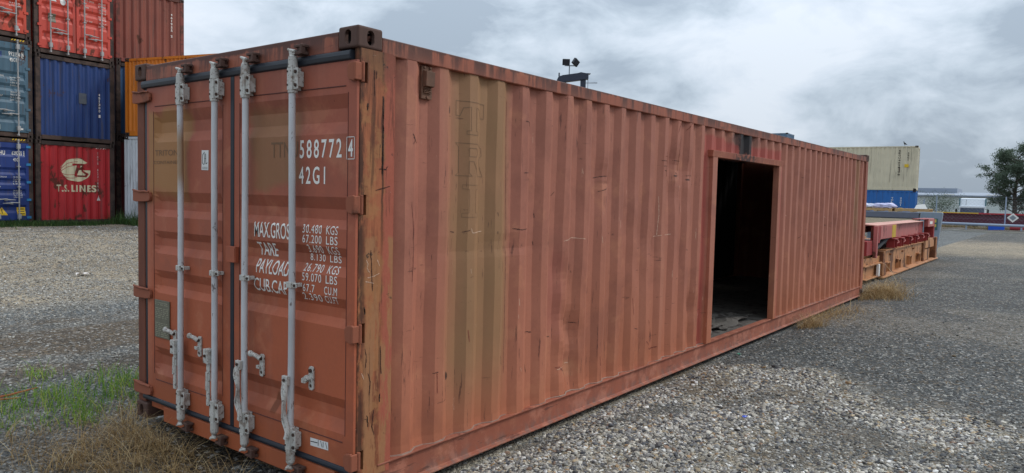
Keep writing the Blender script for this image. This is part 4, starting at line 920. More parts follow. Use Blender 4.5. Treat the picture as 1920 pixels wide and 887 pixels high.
# --- right-hand background stacks
N1 = cont('bright blue container under the cream container', (51.05, 5.1, 0), R(6), 12.19, 2.591, P_BLUE2, P_BLUE2, group='two containers beyond the flat racks')
N2 = cont('long cream container with a bird on its roof edge', (51.05, 5.1, 2.591), R(6), 12.19, 2.896, P_CREAM, P_CREAM, group='two containers beyond the flat racks')
def stxt(c, s, y, wd, z0, z1, mat, H=2.9, weight=.02):   # vertical text on the x=0 side wall
    us = fbreaks(.1, 12.09, .2786)
    return decal('lettering', text_shape(s, -(y+wd/2), -(y-wd/2), z0, z1, weight, vert=True), lambda u, z: (.016+fold(-u, .2786, .036)-.012, -u, z), mat, c[0], ubreaks=sorted(-u for u in us))
stxt(N2, 'SEGU4628198', 1.05, .13, .95, 2.65, M_BLK); stxt(N2, '45G1', .55, .09, 1.9, 2.5, M_BLK); stxt(N1, 'TCLU42', 1.35, .14, 1.35, 2.15, M_WHITE); stxt(N1, '22G1', .85, .10, 1.55, 2.15, M_WHITE)
for c_, y_, z_ in ((N2, .62, 1.50), (N1, .85, 1.25)): MB().box(-.01, .012, y_-.12, y_+.12, z_, z_+.2).build('warning_sign', M_YEL, c_[0])
for i, (z_, lb) in enumerate(((0, 'bottom'), (2.591, 'middle'), (5.182, 'top'))):
    q = cont(['grey-blue container at the foot of the far stack', 'grey-blue container in the middle of the far stack', 'small grey-blue container top showing above the long red container roof'][i], (64.1, 17.4, z_), R(3.5), 6.058, 2.591, P_GBL, P_GBL, group='far stack of grey-blue containers')

# bird on the cream container (upper edge)
def wpos(loc, rz, p): return Vector(loc)+Euler((0, 0, rz)).to_matrix() @ Vector(p)
bp_ = wpos((51.05, 5.1, 0), R(6), (.05, .78, 5.487-.02))
bird = thing('bird', 'small black bird perched on the roof edge of the cream container', 'bird', bp_, R(60)); bird.scale = (.55, .6, .8)
m = MB(); m.ball((0, 0, .19), .085, seg=12, ring=8, sq=(1.5, .8, .95)); m.tube([(.08, 0, .23), (.13, 0, .30), (.16, 0, .34)], [.06, .045, .04], 8); m.ball((.165, 0, .355), .045, seg=10, ring=6)
m.tube([(-.10, 0, .18), (-.20, 0, .13), (-.30, 0, .09)], [.05, .03, .018], 6); m.build('body', simple('black_feathers', (24, 24, 28), .5, bump=0), bird, smooth=True)
m = MB(); m.cyl((.20, 0, .355), (.25, 0, .345), .012, 6, r2=.003); m.build('beak', M_BLK, bird)
for s in (-1, 1):
    m = MB(); m.cyl((.0, s*.03, .12), (.01, s*.03, .0), .008, 5); m.cyl((.01, s*.03, .004), (.06, s*.035, .004), .006, 4); m.build('leg', M_BLK, bird)

# container handler: its mast top and lamps show above the roof line
M_MAST = simple('mast_dark_steel', (44, 50, 64), .5, var=.25); M_LAMP = simple('lamp_housing', (34, 36, 44), .4); M_STEEL = simple('bare_steel', (120, 126, 134), .4)
mt = thing('container_forklift', 'dark container forklift with work lamps on its mast, rising behind the long red container', 'forklift', (38.3, 23.4, 0), R(-52))
for x, wd in ((-.55, .10), (.62, .34)):
    MB().box(x-wd/2, x+wd/2, -.12, .12, .3, 9.35).build('mast_upright', M_MAST, mt)
MB().box(-.14-.62, -.14-.50, -.1, .1, .3, 9.0).build('mast_upright', M_MAST, mt)
m = MB(); m.prism([(-1.05, 9.17), (-.80, 9.10), (.85, 9.36), (.95, 9.36), (.95, 9.72), (.45, 9.80), (.25, 9.74), (-.75, 9.58), (-1.02, 9.46), (-1.10, 9.3)], 1, -.22, .22); m.cyl((-.95, 0, 9.36), (.3, 0, 9.56), .19, 14); m.cyl((-.96, 0, 9.5), (-.96, 0, 9.72), .05, 8); m.ball((-.96, 0, 9.72), .05)
m.build('mast_crossbeam', M_MAST, mt, bevel=.02)
m = MB(); m.box(.8, 1.08, -.2, .2, 9.70, 9.75); m.cyl((.95, .1, 7.5), (.95, .1, 9.72), .02, 6); m.build('hose_guide', M_STEEL, mt)
m = MB(); m.cyl((.7, 0, 9.13), (1.55, 0, 9.16), .015, 6, r2=.03); m.build('aerial', M_STEEL, mt)
m = MB(); m.cyl((-.30, 0, 9.5), (-.30, 0, 10.22), .035, 8); m.box(-.62, .02, -.04, .04, 10.20, 10.26); m.build('lamp_bracket', M_STEEL, mt)
for x, rt_ in ((-.52, (.2, .05, -.2)), (0.1, (.3, .5, .8))):
    m = MB(); m.box(x-.24, x+.24, -.10, .10, 10.25, 10.66, rot=Euler(rt_).to_matrix()); m.build('work_lamp', M_LAMP, mt, bevel=.03)
m = MB(); m.box(-1.2, 1.2, .4, 5.6, .7, 1.7); m.box(-1.3, 1.3, 4.4, 5.9, .6, 2.2); m.build('chassis', simple('forklift_yellow', (180, 140, 40)), mt, bevel=.08)
m = MB(); m.box(-.8, .8, 2.0, 3.6, 1.7, 3.4); m.build('cab', M_MAST, mt, bevel=.08)
for x in (-1.3, 1.3):
    for y in (1.0, 4.8):
        m = MB(); m.cyl((x-.25, y, .7), (x+.25, y, .7), .7, 24); m.build('wheel', M_RUB, mt, bevel=.06)

# ------------------------------------------------------------------ flat racks, collapsed and stacked, behind the container
def stk(name, rgb, seed, dk=.5): return paint(name, rgb, dk, seed=seed, streak=.3)
FO = stk('flat_rack_orange_paint', (182, 126, 82), 5, .8); FRD = stk('flat_rack_red_paint', (146, 48, 46), 9, .6); FPK = stk('flat_rack_pink_paint', (178, 100, 94), 13, .6); FED = stk('rubbed_pink_edge', (196, 140, 122), 17, .6)
M_PAD = simple('black_lashing_strap', (44, 46, 50), .8); FRUST = rustmat('flat_rack_rust', (84, 52, 40), (130, 84, 56), (150, 100, 62), .5, 2)
fo = thing('flat_rack', 'orange collapsed flat rack lying on the gravel at the bottom of the stack', 'flat rack', (14.3, .38, 0), 0, 'collapsed flat racks stacked behind the container')
m = MB(); m.box(2.0, 7.45, .05, .075, .03, .60); m.box(2.0, 7.6, -.0, .20, .595, .62); m.build('side_beam', FO, fo, bevel=.004)
m = MB(); m.prism([(-.075, .0), (-.075, .02), (.05, .045), (.12, .03), (.12, 0)], 0, 1.5, 9.95); m.build('bottom_flange', FO, fo)
for x in (2.15, 3.55, 5.1, 6.55):
    m = MB(); m.box(x-.02, x+.34, -.025, .05, .305, .330); m.box(x, x+.015, -.02, .05, .09, .31); m.box(x+.30, x+.32, -.02, .05, .09, .31)
    m.box(x+.015, x+.30, .0, .05, .28, .30); m.build('stacking_pocket', FO, fo, bevel=.003)
    m = MB(); m.box(x+.015, x+.30, .034, .048, .09, .28); m.build('pocket_back', FRUST, fo)
for x in (2.7, 4.3, 5.9):
    m = MB(); m.cyl((x, .05, .49), (x, .01, .49), .022, 8); m.box(x+.05, x+.17, .01, .05, .475, .505); m.build('lashing_ring', FRUST, fo)
m = MB(); m.box(0, 1.95, .02, .22, .33, .36); m.box(0, 1.9, .08, .10, .36, .50); m.box(0, 1.95, .0, .2, .05, .07); m.box(0.0, 1.3, .10, .13, .07, .30); m.build('end_beam', FO, fo, bevel=.004)
m = MB(); m.box(1.30, 1.42, .0, .05, .05, .33); m.build('white_marker', M_WHITE, fo)
m = MB(); m.box(1.55, 1.98, -.03, .2, .05, .34); m.box(1.75, 2.0, .0, .18, .34, .60); m.build('hinge_block', FRUST, fo, bevel=.006)
m = MB(); m.box(7.65, 9.3, -.02, .15, .41, .68); m.build('end_block', FO, fo, bevel=.01); m = MB(); m.box(7.5, 7.65, .0, .2, .03, .62); m.box(9.55, 9.85, -.04, .2, .03, .69); m.box(7.6, 9.7, -.01, .2, .665, .695); m.build('corner_post', FRUST, fo, bevel=.008)
m = MB(); m.box(7.7, 8.6, .0, .12, .06, .38); m.build('gusset_box', FO, fo)
m = MB(); m.box(0, 9.6, 2.0, 2.35, .03, .60); m.box(0, 9.6, .3, 2.0, .40, .55); m.build('far_beam', FO, fo)
for k in range(5):
    m = MB(); m.box(.02, .10, .25+k*.42, .50+k*.42, .05, .55); m.build('cross_member', FRUST, fo)
def skid(name, x, z, par):
    m = MB(); m.box(x, x+.10, .0, .2, z, z+.2)
fr_ = thing('flat_rack', 'red collapsed flat rack with weathered plank deck stacked on the orange one', 'flat rack', (14.3, .38, .62), 0, 'collapsed flat racks stacked behind the container')
m = MB(); m.box(3.1, 7.0, .10, .13, .02, .585); m.build('side_beam', FPK, fr_, bevel=.004)
m = MB(); m.prism([(.0, .585), (-.01, .60), (.35, .625), (.35, .60)], 0, .9, 7.2); m.build('deck_edge', FED, fr_)
for x in (2.55, 3.4, 4.5, 5.5, 6.4, 7.35):
    m = MB(); m.box(x-.05, x+.36, -.10, .10, .235, .255); m.box(x, x+.02, -.08, .10, .03, .24); m.box(x+.30, x+.32, -.08, .10, .03, .24); m.box(x+.02, x+.30, .04, .06, .03, .235); m.build('stacking_pocket', FRD, fr_, bevel=.003)
    m = MB(); m.tube([(x+.40, -.06, .13), (x+.48, -.09, .16), (x+.50, -.06, .20), (x+.44, -.05, .22)], .014, 5); m.build('lashing_ring', FPK, fr_)
m = MB(); m.box(1.15, 3.0, -.03, .10, .28, .585); m.build('end_block', FPK, fr_, bevel=.008); m = MB(); m.box(2.45, 2.90, -.034, -.03, .285, .583); m.build('yellow_band', simple('worn_yellow', (186, 152, 44), .7, var=.35), fr_)
m = MB(); m.box(.95, 1.15, -.02, .14, .20, .585); m.build('end_post', FRD, fr_, bevel=.008)
m = MB(); m.box(.80, .90, -.03, .05, -.12, .585); m.build('stanchion', FPK, fr_, bevel=.005)
m = MB(); m.box(.2, .78, .05, .4, -.05, .26); m.build('foot_box', FRD, fr_, bevel=.006)
m = MB(); m.tube([(1.1, .15, .02), (1.6, .10, .10), (2.3, .06, .28), (3.0, .06, .33)], .06, 8); m.build('lashing_strap', M_PAD, fr_)
m = MB(); m.box(7.1, 8.0, .12, .3, .02, .58); m.build('recess_panel', FRD, fr_); m = MB(); m.box(8.0, 9.1, -.02, .10, .42, .66); m.build('end_block', FPK, fr_, bevel=.008)
m = MB(); m.box(9.1, 9.25, -.02, .25, .0, .64); m.box(7.2, 9.3, .0, .3, .645, .665); m.build('end_post', FRD, fr_, bevel=.006); m = MB(); m.box(8.25, 8.75, -.026, -.02, .50, .58); m.build('label_plate', M_WHITE, fr_)
m = MB(); m.box(.1, 9.2, 2.0, 2.35, .02, .58); m.box(.4, 9.2, .3, 2.0, .42, .56); m.build('far_beam', FRD, fr_)
for k in range(4):
    m = MB(); m.box(.10, .22, .25+k*.5, .60+k*.5, .0, .5); m.build('cross_member', FRD, fr_, bevel=.01)
M_PLK = simple('weathered_deck_plank', (134, 122, 100), .9, var=.45, sc_=5, bump=.4)
pk = []
for k in range(12):
    wd = .205+.005*(k % 3); pk.append(MB().box(0, wd, 0, 1.62, 0, .028).mesh('deck_plank', M_PLK))
x = .95; k = 0
while x < 8.9:
    o = share('deck_plank', pk[k % 12], fr_, (x, .36+.01*((k*7) % 3), .585+.004*((k*5) % 4)), rot=(0, 0, .006*((k*3) % 5-2))); x += .222; k += 1
m = MB(); m.box(.9, 9.2, 2.0, 2.35, .585, .61); m.build('deck_edge', simple('rubbed_yellow_steel', (190, 150, 90), .7, var=.4), fr_)
# grey rack behind, with pallets and cloth bundles on it
M_GRY = simple('light_grey_rack_paint', (128, 140, 152), .55, var=.25); gr = thing('flat_rack', 'light grey flat rack with an upright end panel carrying a poster', 'flat rack', (25.2, .6, 0), 0, 'collapsed flat racks stacked behind the container')
m = MB(); m.prism([(.42, .0), (.20, 1.42), (.24, 1.46), (1.10, 1.46), (1.12, .0)], 0, 1.75, 1.95) if False else m.prism([(.12, .0), (-.02, 1.40), (.0, 1.44), (.66, 1.44), (.70, .0)], 0, 1.80, 2.0); m.build('end_panel', M_GRY, gr, bevel=.02)
m = MB(); m.box(1.80, 2.0, .72, 2.9, 1.20, 1.42); m.build('end_beam', simple('grey_beam', (100, 104, 116), .6, var=.2), gr, bevel=.02)
m = MB(); m.box(1.85, 3.7, .72, .9, 1.15, 1.40); m.box(1.85, 3.7, 2.6, 2.8, 1.15, 1.4); m.box(1.85, 3.7, .9, 2.6, 1.3, 1.41); m.build('deck_frame', M_GRY, gr)
m = MB(); m.box(1.9, 3.6, .8, 2.6, .0, .25); m.box(3.4, 3.6, .9, 2.7, 0, 1.2); m.build('lower_frame', M_GRY, gr)
m = MB(); m.box(1.785, 1.797, .12, .46, .82, 1.22); m.build('poster', simple('poster_green', (60, 96, 96), .6, var=.2), gr); m = MB()
m.box(1.779, 1.784, .37, .40, .92, 1.14); m.box(1.779, 1.784, .42, .44, .92, 1.14); m.build('poster_print', M_WHITE, gr)
m = MB(); m.box(1.779, 1.784, .16, .27, 1.08, 1.19); m.box(1.779, 1.784, .16, .27, .92, 1.02); m.box(1.785, 1.796, .22, .33, .66, .76); m.build('poster_print', simple('poster_yellow', (190, 170, 80)), gr)
M_PAL = simple('pallet_wood', (176, 144, 100), .85, var=.35, sc_=8)
def pallet(loc, rz, label):
    t = thing('pallet', label, 'pallet', loc, rz, 'wooden pallets on the grey flat rack')
    me = MB().box(0, 1.2, 0, .1, 0, .022).mesh('plank', M_PAL); mb = MB().box(0, .09, 0, 1.1, 0, .08).mesh('bearer', M_PAL)
    for k in range(3): share('bearer', mb, t, (k*.55, 0, .022))
    for k in range(8): share('plank', me, t, (0, k*.142, .102))
    for k in range(3): share('plank', me, t, (0, k*.5, .0))
    return t
pallet((27.3, 1.05, 1.42), .03, 'bare wooden pallet nearest the poster panel on the grey flat rack'); pallet((27.25, 2.25, 1.42), -.04, 'wooden pallet under the white cloth bundle on the grey flat rack')
def bundle(name, label, loc, sx, sy, sz, mat, seed, cat, group=None):
    r3 = np.random.default_rng(seed); bm = bmesh.new(); bmesh.ops.create_icosphere(bm, subdivisions=4, radius=1)
    for v in bm.verts:
        p = v.co; d = .12*math.sin(p.x*5+seed)+.10*math.sin(p.y*7+seed*2)+.09*math.sin(p.x*11-p.y*9+seed)+.05*math.sin(p.z*14+p.x*16)
        v.co = Vector((p.x*sx*(1+d), p.y*sy*(1+d), max(p.z, -.55)*sz*(1+d*1.5)+.55*sz))
    me = bpy.data.meshes.new(name); bm.to_mesh(me); bm.free(); me.materials.append(mat); me.polygons.foreach_set('use_smooth', [True]*len(me.polygons))
    o = link(bpy.data.objects.new(name, me)); o.location = loc; return tag(o, label, cat, group)
M_CLO = simple('pale_cloth', (206, 206, 220), .9, var=.2, sc_=3); M_LIL = simple('lilac_cloth', (190, 188, 214), .9, var=.25, sc_=3)
bundle('cloth_bundle', 'long crumpled pale cloth on the left end of the pallets', (27.7, 3.15, 1.535), .35, .42, .10, M_CLO, 3, 'cloth'); bundle('cloth_bundle', 'lilac and white crumpled cloth heap in the middle of the pallets', (27.7, 2.55, 1.535),   .4, .42, .12, M_LIL, 5, 'cloth')
m = MB(); m.prism([(0, 0), (.42, 0), (.36, .16), (.10, .20)], 0, 0, .02); o = m.build('white_board', M_WHITE); o.location = (27.28, 1.10, 1.545); o.rotation_euler = (0, .5, 0); tag(o, 'white board leaning on the pallet above the poster', 'board')

# ------------------------------------------------------------------ far right background
M_WALL = simple('warehouse_cladding', (200, 206, 202), .6, var=.12, sc_=.4); M_WROOF = simple('warehouse_roof', (138, 146, 158), .5, var=.15, sc_=.3)
AX = R(70)        # far things run across the view
wh = thing('warehouse', 'long low pale warehouse behind the fence', 'warehouse', (128, -30, 0), R(2))
m = MB()
m.box(0, 30, 0, 110, 0, 3.0); m.build('wall', M_WALL, wh)
for k in range(46):
    if 14 < k < 44: MB().box(-.14, .0, k*2.4+1.15, k*2.4+1.2, 0, 2.98).build('cladding_rib', M_WALL, wh)
m = MB(); m.prism([(-.4, 3.0), (-.4, 3.25), (6.5, 4.05), (20, 4.05), (30.3, 3.2), (30.3, 3.0)], 1, -1, 111); m.build('roof', M_WROOF, wh) if False else None
mm = MB(); mm.v = []; pr_ = [(-.4, 3.0), (-.4, 3.2), (8, 3.75), (22, 3.75), (30, 3.2), (30, 3.0)]
n = len(pr_); mm.v = [(p[0], -1, p[1]) for p in pr_]+[(p[0], 111, p[1]) for p in pr_]; mm.f = [(k, (k+1) % n, n+(k+1) % n, n+k) for k in range(n)]+[tuple(range(n))[::-1], tuple(range(n, 2*n))]; mm.m = [0]*len(mm.f); mm.build('roof', M_WROOF, wh)
MB().box(6, 16, 41.5, 111, 3.4, 4.35).build('raised_roof', M_WROOF, wh)
for k in (36, 41.5, 47.5, 54): MB().box(-.2, .9, k, k+1.3, 3.22, 3.36).build('skylight', M_WHITE, wh)
# truck cab
M_TWH = simple('truck_white_paint', (214, 218, 222), .35, var=.06); M_TGR = simple('truck_green_trim', (36, 96, 104), .4); M_GLS = simple('dark_windscreen', (50, 62, 84), .12, spec=.8, var=.1, bump=0)
tk = thing('truck', 'white truck cab with dark windscreen parked behind the maroon trailer', 'truck', (70.3, 3.75, 0), R(2)); tk.scale = (.84, .80, .88)
m = MB(); m.prism([(.0, .55), (.0, 1.35), (.12, 1.65), (.55, 1.72), (.72, 2.15), (1.1, 2.45), (2.6, 2.50), (2.6, .55)][::1], 1, -.95, .95) if False else None
def ext(pts, y0, y1, name, mat, par, bevel=0):     # outline in x-z extruded along y
    q = MB(); n = len(pts); q.v = [(p[0], y0, p[1]) for p in pts]+[(p[0], y1, p[1]) for p in pts]
    q.f = [(k, (k+1) % n, n+(k+1) % n, n+k) for k in range(n)]+[tuple(range(n))[::-1], tuple(range(n, 2*n))]; q.m = [0]*len(q.f); return q.build(name, mat, par, bevel=bevel)
ext([(0, .5), (0, 1.75), (.18, 1.95), (.5, 2.60), (2.3, 2.66), (2.3, .5)], -1.15, 1.15, 'cab_body', M_TWH, tk, .06)
ext([(-.02, 1.25), (.0, 1.74), (.10, 1.76), (.10, 1.25)], -1.08, 1.08, 'windscreen', M_GLS, tk)
ext([(.02, 1.70), (-.04, 1.72), (-.04, 1.86), (.18, 1.88)], -1.2, 1.2, 'sun_visor', M_TWH, tk)
for s in (-1, 1):
    MB().box(.1, .9, s*1.14-.04+s*.03, s*1.14+.04+s*.03, 1.9, 2.62).build('side_fairing', M_TGR, tk, bevel=.02)
    m = MB(); m.box(-.15, -.05, s*1.42-.09, s*1.42+.09, 1.18, 1.58); m.tube([(0, s*1.15, 1.58), (-.1, s*1.42, 1.6), (-.1, s*1.42, 1.4)], .02, 5); m.build('mirror', M_BLK, tk)
m = MB(); m.box(-.1, .25, -1.15, 1.15, .35, .75); m.build('bumper', M_TGR, tk, bevel=.04)
m = MB(); m.box(-.02, .0, -.7, .7, .78, 1.15); m.build('grille', M_BLK, tk); MB().box(-.05, -.02, .55, .58, 1.95, 2.5).build('intake_pipe', M_BLK, tk)
for s in (-1, 1):
    for x in (.75, 4.6):
        m = MB(); m.cyl((x, s*.75, .5), (x, s*1.12, .5), .5, 20); m.build('wheel', M_RUB, tk, bevel=.04)
m = MB(); m.box(2.2, 6.2, -.5, .5, .6, .95); m.build('chassis', M_BLK, tk)
# maroon flat trailer
M_MAR = simple('maroon_trailer_paint', (84, 34, 50), .6, var=.25, sc_=2); M_REDT = simple('red_coaming', (170, 40, 50), .6, var=.2)
tr = thing('flatbed_trailer', 'long maroon flatbed trailer with red coaming behind the guard rail', 'trailer', (63.0, -8.4, 0), R(1.5))
m = MB(); m.box(0, .25, 0, 13.8, .36, 1.06); m.box(2.1, 2.35, 0, 13.8, .36, 1.06); m.build('chassis_rail', M_MAR, tr)
MB().box(-.1, 2.5, 0, 13.9, 1.07, 1.13).build('deck', M_MAR, tr); MB().box(-.14, -.05, 0, 13.9, 1.06, 1.17).build('coaming', M_REDT, tr)
for a, b in ((11.0, 13.9), (2.6, 4.0)): MB().box(-.16, -.141, a, b, 1.10, 1.17).build('yellow_strip', M_YEL, tr)
for k in range(9): MB().box(-.04, -.0, .7+k*1.5, .78+k*1.5, .55, 1.05).build('rib', M_MAR, tr)
for y in (10.2, 11.35, 1.0, 2.1):
    m = MB(); m.cyl((.1, y, .45), (.5, y, .45), .45, 18); m.build('wheel', M_RUB, tr, bevel=.03)
    m = MB(); m.cyl((.06, y, .45), (.10, y, .45), .16, 10); m.build('hub', M_WHITE, tr)
MB().box(.05, .3, 12.2, 12.35, .0, .6).build('landing_leg', M_STEEL, tr); MB().box(.05, .3, 12.7, 12.85, .0, .6).build('landing_leg', M_STEEL, tr)
# placard
o = MB(); c_ = (59.0, -.0, .93)
o.prism([(-.34, 0), (0, -.32), (.34, 0), (0, .32)], 0, -.012, .012); o = o.build('diamond_sign', M_WHITE); o.location = (57.0, .15, .94); o.rotation_euler = (0, 0, R(2)); tag(o, 'white diamond placard hung beside the tall fence post', 'sign')
m = MB(); m.prism([(-.20, 0), (0, -.19), (.20, 0), (0, .19)], 0, -.016, -.012); m.build('sign_print', simple('sign_grey', (130, 136, 142), .6), o)
# guard rail of pipe
M_PIPE = simple('galvanised_pipe', (150, 162, 178), .45, var=.1)
gd = thing('guard_rail', 'low galvanised pipe guard rail along the far edge of the yard', 'guard rail', (56.0, 0, 0), 0)
m = MB(); m.cyl((0, -14, .40), (0, 11, .46), .09, 12); m.build('rail', M_PIPE, gd)
for y in (-12, -9, -6, -3, 0.0-.4, 2.7, 5.6, 8.5): MB().cyl((.02, y, -.05), (.02, y, .38), .05, 8).build('post', M_PIPE, gd)
# chain link fence
fe = thing('chain_link_fence', 'tall chain link fence in front of the parked truck and trailer', 'fence', (57.6, 0, 0), 0)
for y in (-12.4, -8.2, -4.0, .62, 4.75, 7.4): MB().cyl((0, y, -.1), (0, y, 2.35), .04, 8).build('post', M_PIPE, fe)
MB().cyl((.1, 6.05, -.1), (.1, 6.6, 2.1), .05, 8).build('stay', M_PIPE, fe); MB().cyl((.1, 5.6, -.1), (.1, 5.55, 2.1), .05, 8).build('post', M_PIPE, fe)
m = MB()
for z in (.15, .8, 1.5, 2.1, 2.28): m.cyl((0, -14, z), (0, 12, z), .006, 4)
for k in range(-60, 60):
    y0 = k*.24; m.cyl((0, y0, .1), (0, y0+2.0, 2.1),   .0022, 3, caps=False); m.cyl((0, y0+2.0, .1), (0, y0, 2.1), .0022, 3, caps=False)
o = m.build('wire_mesh', M_STEEL, fe, fix=False); o['kind'] = 'stuff'
o = MB(); o.box(-.35, .35, -.45, .45, 0, .42); o = o.build('crate', simple('blue_plastic', (40, 92, 200), .4, var=.1), bevel=.04); o.location = (57.2, 1.05, .02); tag(o, 'bright blue plastic tub on the bank below the diamond sign', 'tub')
o = MB(); o.cyl((0, 0, .2), (.0, .9, .25), .18, 12); o.box(-.2, .2, -1.4, -.3, 0, .3); o = o.build('scrap_pile', simple('red_scrap', (150, 50, 56), .7, var=.4), bevel=.03); o.location = (57.3, -.6, .0); tag(o, 'dull red scrap lying right of the blue tub', 'scrap')

# ------------------------------------------------------------------ ground
def vnoise(x, y, seed=0):
    xi = np.floor(x).astype(np.int64); yi = np.floor(y).astype(np.int64); fx = x-xi; fy = y-yi; fx = fx*fx*(3-2*fx); fy = fy*fy*(3-2*fy)
    def h(a, b):
        n = (a*374761393+b*668265263+seed*1442695041) & 0xffffffff; n = ((n ^ (n >> 13))*1274126177) & 0xffffffff; return ((n ^ (n >> 16)) & 0xffff)/65535.0
    return (h(xi, yi)*(1-fx)+h(xi+1, yi)*fx)*(1-fy)+(h(xi, yi+1)*(1-fx)+h(xi+1, yi+1)*fx)*fy
def fbm(x, y, o=4, seed=0):
    s = 0; a = .5; t = 0
    for k in range(o): s = s+a*vnoise(x*2**k+17*k, y*2**k+31*k, seed+k); t += a; a *= .5
    return s/t
def ss(v, a, b): t = np.clip((v-a)/(b-a), 0, 1); return t*t*(3-2*t)
def gh(x, y):
    r = .45*ss(y, 8.5, 20)*(1-ss(x, 22, 46)); d = np.hypot(x+1, y)
    n = (fbm(x*.9, y*.9, 4, 2)-.5)*.07*(1-ss(d, 30, 90))
    und = ((x > -.3) & (x < 24.8) & (y > -.2) & (y < 2.8)); near = ss(-y, .0, .5)+ss(y, 2.6, 3.4)+ss(-x, -.1, .5); near = np.clip(near, 0, 1)
    h = r+n*near+.0
    h = h-.10*np.exp(-(((x+.25)/.75)**2+((y-1.0)/1.5)**2))
    h = h-.035*(1-near)
    h = h-.022*np.exp(-(((y+.05)/.12)**2))*ss(x, -.1, .3)*(1-ss(x, 11.8, 12.5))
    h = h+.02*np.exp(-(((y+.40)/.14)**2))*ss(x, .5, 1.5)*(1-ss(x, 5.2, 6.5))
    h = h-.03*np.exp(-(((y-7.0-(x-1)*.15)/.45)**2))*ss(-x, -7, -4)      # rut
    bank = .16*np.exp(-(((x-57.6)/1.8)**2))*ss(-np.abs(y), -16, -10); h = h+bank*(.6+.8*fbm(x, y*1.3, 3, 5))
    return h
def axis(lo, hi, st, far, g):
    a = list(np.arange(lo, hi, st)); s = st; v = a[-1]
    while v < far: s *= g; v += s; a.append(v)
    s = st; v = lo; b = []
    while v > -far: s *= g; v -= s; b.append(v)
    return np.array(b[::-1]+a)
X_ = axis(-3, 17, .10, 900, 1.09); Y_ = axis(-5.5, 12, .10, 900, 1.06)
gx, gy = np.meshgrid(X_, Y_); gz = gh(gx, gy)
nx, ny = len(X_), len(Y_)
COL = dict(pale=np.array(lin((150, 142, 126))), grey=np.array(lin((88, 89, 87))), dirt=np.array(lin((92, 78, 62))), earth=np.array(lin((70, 60, 50))), beige=np.array(lin((164, 150, 128))), blue=np.array(lin((110, 114, 114))))
def zones(x, y):
    """weights of the surface kinds at a point: pale river gravel, grey crushed stone, brown dirt, dark earth, beige gravel"""
    n1 = fbm(x*1.3, y*1.3, 4, 9); n2 = fbm(x*.45+5, y*.45, 4, 21); n3 = fbm(x*3.5, y*3.5, 3, 33)
    right = (y < 1.2) & (x > -.6)
    j = (n1-.5)*1.3
    # pale pocket beside the container: an ellipse-like sheet with ragged edge
    pr = ss(5.1+j-x-.55*np.clip(-y-.5, 0, 9)*-1.0*0 - .0, 0, .45)
    pr = ss((4.55+.9*np.exp(-((y+1.0)/.7)**2)+j*.8-x), 0, .35)*ss(-y+.1, 0, .1)
    pr = pr*(1-.85*ss(-y-.7+j*.5, .0, 1.4)*ss(n1, .46, .55)); pr = pr*(1-.8*np.exp(-((y+.16+.12*x)/.10)**2)*ss(n1, .45, .5)*ss(3.2-x, 0, 1)); pr = pr*(1-.9*np.exp(-((y+.42+.30*(x-2.2)+(n1-.5)*.5)/.13)**2)*ss(fbm(x*1.1, y*1.1, 2, 77), .38, .5))
    dp = ss(n1, .56, .66)*pr*.8*ss(x+y*-.3, 1.2, 2.2)
    pale = np.where(right, pr, 0.); dirt = np.where(right, dp, 0.)
    far = np.where(right, ss(x+(n1-.5)*3, 25, 28)*(1-ss(x+(n1-.5)*4, 37, 42))*.8+.18*ss(n2, .5, .62), 0.)
    # left: beige gravel beyond the rut, rut band of brown dirt, then grey stones and earth
    yb = 7.6+(x-1)*.12+(n2-.5)*1.2
    left = ~right
    be = np.where(left, ss(y, yb+.0, yb+1.4), 0.)
    ru = np.where(left, ss(y, 4.7+(n1-.5), 5.1+(n1-.5))*(1-ss(y, yb-.6, yb+.1))*(.5+.5*ss(fbm(x*.35+2, y*2.2, 3, 71), .38, .5)), 0.)
    ru = np.clip(ru+np.where(left, .9*np.exp(-((y-(4.35+(n1-.5)*.9))/.35)**2), 0), 0, 1)
    ea = np.where(left, np.exp(-(((x+.1)/.9)**2+((y-1.0)/1.5)**2)*.9)*1.3*ss(n1, .30, .5), 0.); ea = np.clip(ea, 0, 1)
    trk = np.where(left & (y > yb), .55*ss(fbm(x*.25+3, y*1.1, 3, 44), .55, .64), 0.)
    bk = ss(x, 54.2, 54.6)*(1-ss(x, 60, 62)); dirt = dirt*(1-bk)+bk*np.where(right | (y < 12), .9, 0)
    return pale, np.clip(dirt+ru+trk*.5, 0, 1), ea, np.clip(be+far*(1-bk), 0, 1), n1, n2
def gcol(x, y):
    pale, dirt, ea, be, n1, n2 = zones(x, y); c = COL['grey'][None, :]*(0.8+.4*n2)[:, None]
    right = (y < 1.2); c = np.where((~right)[:, None], COL['blue'][None, :]*(.75+.4*n1)[:, None], c)
    c = c+(COL['beige']-c)*be[:, None]; c = c+(COL['pale']-c)*pale[:, None]; c = c+(COL['dirt']*(.8+.5*n1)[:, None]-c)*dirt[:, None]*.85; c = c+(COL['earth']-c)*ea[:, None]
    return c
v = np.c_[gx.ravel(), gy.ravel(), gz.ravel()]; idx = np.arange(nx*ny).reshape(ny, nx)
f = np.stack([idx[:-1, :-1], idx[:-1, 1:], idx[1:, 1:], idx[1:, :-1]], -1).reshape(-1, 4)
me = bpy.data.meshes.new('ground'); me.vertices.add(len(v)); me.vertices.foreach_set('co', v.ravel().astype(np.float32)); me.loops.add(f.size); me.loops.foreach_set('vertex_index', f.ravel().astype(np.int32))
me.polygons.add(len(f)); me.polygons.foreach_set('loop_start', np.arange(0, f.size, 4, dtype=np.int32)); me.polygons.foreach_set('use_smooth', np.ones(len(f), bool)); me.update(calc_edges=True)
